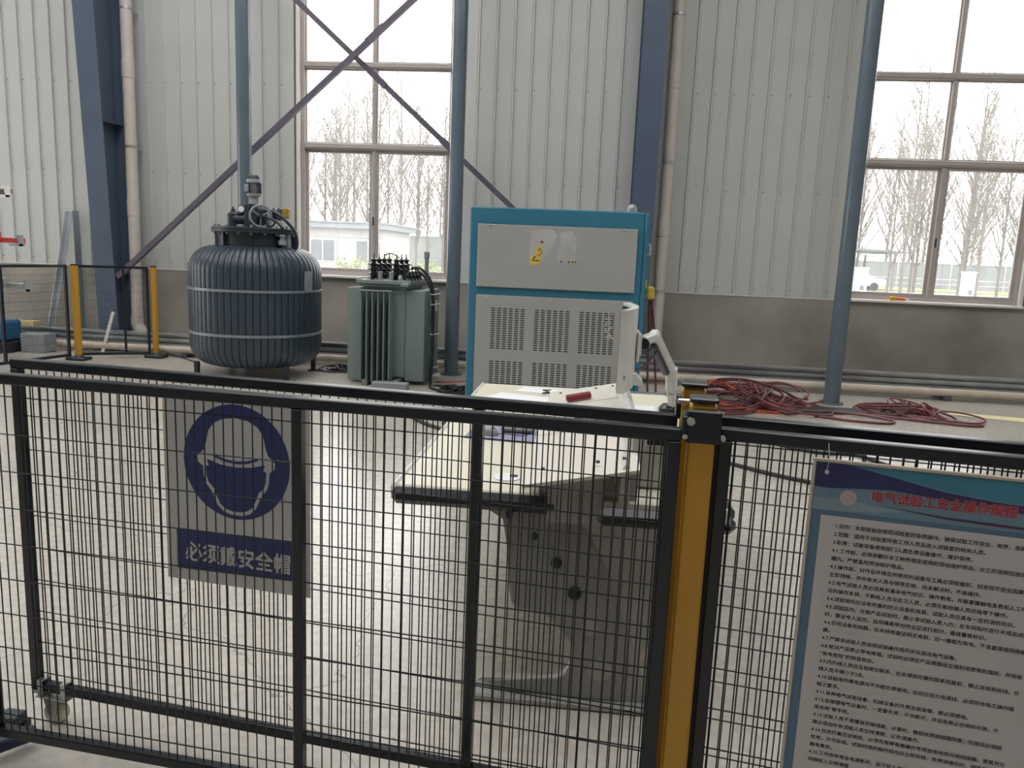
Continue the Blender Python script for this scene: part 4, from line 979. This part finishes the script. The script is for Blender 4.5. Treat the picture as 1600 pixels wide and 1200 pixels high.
heap('wire_tangle', 'tangle of thin black wires on the floor between transformer and cabinet', -1.52, 8.75, .30, .32, 12, 8, M_BLKCABLE, r=.007, hmax=.09)
heap('wire_tangle', 'tangle of dark wires on the floor between regulator and transformer', -3.25, 9.75, .35, .25, 8, 2, M_BLKCABLE, r=.009, hmax=.12)
def cable(name, label, pts, r, m):
    return tag(obj(name, MB().tube(smoothpath(pts, 7), r, 8), m), label, 'cable')
cable('orange_cable', 'bright orange cable looping up over the red cable heap', [(1.15, 9.0, .016), (1.35, 9.1, .10), (1.55, 9.25, .24), (1.75, 9.1, .16), (1.95, 8.95, .10), (2.15, 8.8, .06), (2.2, 8.6, .016), (1.9, 8.55, .016), (1.5, 8.7, .05), (1.2, 8.75, .016)], .014, M_ORANGE)
cable('red_cable', 'single dull red cable trailing across the floor below the right window', [(2.5, 8.5, .016), (2.8, 8.35, .016), (3.2, 8.3, .016), (3.3, 8.5, .016), (2.9, 8.7, .03), (2.5, 8.75, .016), (2.2, 8.5, .016)], .014, M_REDCABLE)
cable('red_cable', 'single dull red cable in a long loop at the right end of the cables', [(3.0, 8.75, .016), (3.5, 8.6, .02), (4.0, 8.45, .016), (4.25, 8.5, .016), (4.05, 8.65, .016), (3.6, 8.8, .02)], .014, M_REDCABLE)
cable('black_hose', 'dark cable lying across the floor right of the yellow post, nearer one', [(.8, 6.35, .016), (1.1, 6.25, .016), (1.45, 5.95, .016), (1.75, 5.75, .016), (2.3, 5.5, .016), (3.0, 5.6, .016)], .016, M_BLKCABLE)
cable('black_hose', 'dark cable looping round the painted sun patch on the floor', [(1.0, 7.35, .016), (1.35, 7.05, .016), (1.6, 7.15, .016), (1.5, 7.45, .016), (1.75, 7.0, .016), (2.1, 6.75, .016), (2.5, 6.95, .016), (2.2, 7.3, .018), (2.6, 6.3, .016), (3.1, 5.7, .016)], .016, M_BLKCABLE)
cable('black_hose', 'dark cable lying on the floor left of the desk', [(-1.75, 7.3, .016), (-1.45, 6.9, .016), (-1.1, 6.6, .016), (-.8, 6.35, .016), (-1.0, 6.8, .016), (-1.3, 6.95, .018), (-.9, 7.1, .016)], .018, M_BLKCABLE)
cable('floor_cable', 'thin dark cable on the floor beside the far yellow post', [(-6.0, 10.4, .008), (-5.5, 10.0, .008), (-5.1, 9.6, .008), (-4.9, 9.2, .008)], .008, M_BLKCABLE)
cable('red_wire', 'thin red wire from the transformer foot to the teal cabinet', [(-1.85, 9.3, .008), (-1.6, 9.25, .03), (-1.4, 9.3, .06), (-1.25, 9.4, .12)], .009, M_REDP)
flat('floor_sun_patch', [(1.70, 7.10), (1.95, 6.98), (2.20, 6.95), (2.16, 7.12), (1.98, 7.24), (1.74, 7.26)], .002, .003, M_SUNPATCH, 'thin pale yellow patch imitating sunlight on the floor inside a dark cable loop', 'sheet')  # these thin flat pieces imitate sunlit floor by their colour
flat('floor_sun_patch', [(-6.3, 7.72), (-5.15, 7.78), (-5.15, 7.92), (-6.3, 7.94)], .002, .003, M_SUNPATCH, 'thin pale yellow strip imitating sunlight on the floor left of the regulator', 'sheet')
flat('floor_sun_patch', [(4.1, 9.15), (5.6, 8.7), (5.9, 9.0), (4.3, 9.3)], .002, .003, M_SUNPATCH, 'thin pale yellow strip imitating sunlight on the floor below the right window', 'sheet')
tag(obj('steel_plate', MB().prism([(2.25, 8.78), (2.6, 8.68), (3.3, 8.85), (3.55, 8.98), (3.3, 9.12), (2.6, 9.05)], .001, .02, XY), M_PLATE), 'dark flat steel plate on the floor at the foot of the right pole', 'plate')

# tool on the right window sill
t = thing('sill_tool', 'small orange handled tool with yellow grip on the right window sill', 'tool', (4.15, 10.97, WZ0))
obj('grip', MB().rbox((4.085, 10.965, WZ0 + .027), (.075, .05, .055), .012), mat('bright_yellow', (.75, .42, .01), .4), t)
obj('handle', MB().cyl((4.12, 10.965, WZ0 + .024), (4.25, 10.965, WZ0 + .022), .021, n=12), mat('bright_orange', (.75, .16, .01), .35), t)
obj('tip', MB().cyl((4.25, 10.965, WZ0 + .022), (4.30, 10.965, WZ0 + .021), .011, n=10), M_PAPER, t)

# ------------------------------------------------------------------ outdoors
struct('ground_outside', MB().span((-160, WY + .3, -.3), (160, 260, -.05)), M_ASPH, 'pale concrete yard outside the windows')
tag(obj('grass_verge', MB().span((-120, 70, -.05), (120, 82, .02)), M_GRASS), 'strip of green grass in front of the boundary wall', 'grass', kind='stuff')
def bwall(x0, x1, y, h_, label):
    t = thing('boundary_wall', label, 'wall', ((x0 + x1) / 2, y, 0))
    n = int((x1 - x0) / 3)
    for i in range(n):
        obj('wall_bay', MB().span((x0 + i * 3 + .12, y, -.05), (x0 + i * 3 + 2.88, y + .2, h_)), M_BWALL, t)
        obj('wall_pier', MB().span((x0 + i * 3 - .12, y - .06, -.05), (x0 + i * 3 + .12, y + .26, h_ + .1)), M_BWALL, t)
    obj('wall_coping', MB().span((x0, y - .04, h_), (x1, y + .24, h_ + .08)), M_CORN, t)
bwall(18, 63, 84, 2.5, 'grey boundary wall with piers seen through the right window')
bwall(-48, -6, 84, 3.2, 'grey boundary wall with piers seen through the left window')
def rail(x0, x1, y, label):
    t = thing('guard_rail', label, 'railing', ((x0 + x1) / 2, y, 0))
    for z in (.5, 1.0): obj('rail_bar', MB().cyl((x0, y, z), (x1, y, z), .03, n=6), M_ZINC, t)
    for i in range(int((x1 - x0) / 5) + 1): obj('rail_post', MB().cyl((x0 + i * 5, y, 0), (x0 + i * 5, y, 2.8), .05, n=6), M_ZINC, t)
rail(20, 60, 80, 'thin pale railing in front of the boundary wall')
# house through the left window
t = thing('low_white_building', 'low white building with grey flat roof outside the left window', 'building', (-18, 55, 0))
hw_ = MB().span((-27.0, 52, -.05), (-14.3, 60, 2.95)); obj('walls', hw_, M_HOUSE, t)
rf = obj('flat_roof', MB().span((-27.4, 51.5, 2.95), (-13.9, 60.5, 3.3)), M_CORN, t); obj('roof_edge', MB().span((-27.5, 51.4, 3.3), (-13.8, 60.6, 3.4)), M_BWALL, rf)
for x in (-25.2, -19.3, -16.1):
    w_ = obj('window', MB().span((x - .05, 51.95, .65), (x + 1.75, 52.02, 2.2)), M_TRIM, t)
    for k in (0, 1): obj('pane', MB().span((x + .03 + k * .86, 51.92, .72), (x + .81 + k * .86, 51.95, 2.13)), M_WINDK, w_)
gr_ = MB()
for z in (.9, 1.6, 2.3): gr_.span((-27.0, 51.985, z), (-14.3, 52.0, z + .03))
for i in range(8): gr_.span((-27 + i * 1.6, 51.985, 0), (-26.97 + i * 1.6, 52.0, 2.95))
obj('cladding_joints', gr_, M_CORN, t, kind='stuff')
# carport, car, white boxes through the right window
t = thing('carport', 'flat grey carport roof on thin posts outside the right window', 'carport', (23, 70, 0))
obj('roof', MB().prism([(12.0, 3.5), (25.6, 3.05), (25.6, 3.2), (12.0, 3.8)], 66, 74, XZ), M_CORN, t)
for x in (13, 19.6, 24.6):
    for y in (66.5, 73.5): obj('post', MB().cyl((x, y, -.05), (x, y, 3.0), .12, n=8), M_BWALL, t)
t = thing('white_car', 'white car parked under the carport outside', 'car', (22.2, 67, 0))
obj('body', MB().prism([(21.0, .35), (25.3, .35), (25.35, .75), (25.1, .95), (24.2, 1.02), (23.6, 1.5), (21.6, 1.55), (21.0, 1.1)], 66.2, 67.9, lambda a, b, c: (a - 1.3, c, b)), M_CARW, t)
obj('side_window', MB().prism([(21.3, 1.08), (23.95, 1.05), (23.5, 1.43), (21.65, 1.47)], 66.17, 66.2, lambda a, b, c: (a - 1.3, c, b)), M_WINDK, t)
for x in (20.6, 23.1):
    for y in (66.2, 67.75): obj('wheel', MB().cyl((x, y - .06, .29), (x, y + .2, .29), .34, n=18), M_BLACK, t)
for (x, y, h_, w, lab) in ((19.2, 58, 1.75, .9, 'white metal box outside near the parked car'), (26.6, 58, 1.75, .75, 'white metal box outside in the middle of the right window')):
    t = thing('utility_box', lab, 'box', (x, y, 0))
    obj('housing', MB().rbox((x, y, h_ / 2 - .02), (w, .6, h_), .03), M_CARW, t); obj('cap', MB().rbox((x, y, h_ + .0), (w + .12, .72, .08), .02), M_CARW, t)
    obj('vent', MB().rbox((x + .1, y - .31, .35), (.3, .03, .35), .01), M_WINDK, t)
    obj('plinth', MB().rbox((x, y, .02), (w + .2, .8, .14), .02), M_HOUSE, t)

# bare trees
def tree_mesh(seed):
    rnd = random.Random(seed); mb = MB(); H_ = rnd.uniform(18, 24)
    lean_ = (rnd.uniform(-.5, .5), rnd.uniform(-.5, .5))
    tr = lambda z: Vector((lean_[0] * (z / H_) ** 2, lean_[1] * (z / H_) ** 2, z))
    mb.tube([tr(H_ * i / 8) for i in range(9)], [.17 * (1 - i / 8) ** .8 + .012 for i in range(9)], 5)
    nb = rnd.randint(34, 44)
    for i in range(nb):
        z = 2.6 + (H_ - 4) * (i / nb) ** 1.05; a = rnd.random() * 6.28
        L_ = (H_ - z) * rnd.uniform(.38, .58) + 1.4; out = rnd.uniform(.34, .62)
        b0 = tr(z); pts = [b0]; d = Vector((cos(a) * out, sin(a) * out, 1 - out * .35)).normalized()
        for k in range(4):
            pts.append(pts[-1] + d * (L_ / 4)); d = (d + Vector((rnd.uniform(-.12, .12), rnd.uniform(-.12, .12), .09))).normalized()
        r0 = .018 + .0075 * L_
        mb.tube(pts, [r0 * .8, r0 * .62, r0 * .45, r0 * .3, .008], 3, caps=False)
        for q in range(11):
            s = rnd.uniform(.15, .98); f_ = s * 4; k = min(3, int(f_)); p = pts[k].lerp(pts[k + 1], f_ - k)
            a2 = rnd.random() * 6.28; l2 = rnd.uniform(.9, 2.4) * (1.2 - s * .6)
            d2 = Vector((cos(a2) * .55, sin(a2) * .55, .8)).normalized()
            e_ = p + d2 * l2
            mb.tube([p, p.lerp(e_, .5) + Vector((0, 0, -.04)), e_], [.022, .016, .010], 3, caps=False)
    me = mb.mesh('bare_tree', 0); me.materials.append(M_BARK); return me
TM = [tree_mesh(s) for s in range(7)]
rnd = random.Random(21)
def grove(x0, x1, n, y0, y1, label, group, cs=1.0):
    for i in range(n):
        o = bpy.data.objects.new('bare_poplar', TM[rnd.randrange(7)]); COL.objects.link(o)
        s = rnd.uniform(.8, 1.08) * cs; o.scale = (s, s, s)
        o.location = (x0 + (x1 - x0) * (i + rnd.uniform(.2, .8)) / n, rnd.uniform(y0, y1), -.06); o.rotation_euler = (0, 0, rnd.random() * 6.28)
        tag(o, label, 'tree', group)
grove(-30, -8, 20, 63, 69, 'leafless poplar of the front row beyond the left window', 'front poplars beyond the left window', .74)
grove(-42, -12, 11, 90, 98, 'leafless poplar of the rear row beyond the left window', 'rear poplars beyond the left window')
grove(16, 42, 24, 62, 68, 'leafless poplar of the front row beyond the right window', 'front poplars beyond the right window', .74)
grove(24, 60, 14, 90, 98, 'leafless poplar of the rear row beyond the right window', 'rear poplars beyond the right window')
def shrub(x, y, h_, label, seed):
    rnd = random.Random(seed); mb = MB(); lf = MB()
    for i in range(40):
        a = rnd.random() * 6.28; o_ = rnd.uniform(.1, .6); e_ = Vector((x + cos(a) * o_ * h_, y + sin(a) * o_ * h_, h_ * rnd.uniform(.5, 1)))
        mb.tube([(x, y, -.05), e_], [.015, .005], 3, caps=False)
        for k in range(14):
            p = Vector((x, y, 0)).lerp(e_, rnd.uniform(.35, 1)) + Vector((rnd.uniform(-.1, .1), rnd.uniform(-.1, .1), rnd.uniform(-.1, .1)))
            M3 = Matrix.Rotation(rnd.random() * 6, 3, 'X') @ Matrix.Rotation(rnd.random() * 6, 3, 'Z')
            lf.add([p + M3 @ Vector(q) for q in ((-.06, 0, 0), (0, -.03, .01), (.06, 0, 0), (0, .03, .01))], [(0, 1, 2, 3)])
    t = thing('shrub', label, 'shrub', (x, y, 0)); obj('stems', mb, M_BARK, t, smooth=0); obj('foliage', lf, M_BUSH, t, kind='stuff', smooth=0)
shrub(-8.2, 30, 1.6, 'pale green shrub outside behind the transformer bushings', 1)
shrub(-6.6, 31, 1.4, 'pale green shrub outside beside the left window mullion', 2)
shrub(-10.4, 33, 1.3, 'pale green shrub outside in front of the white building', 3)
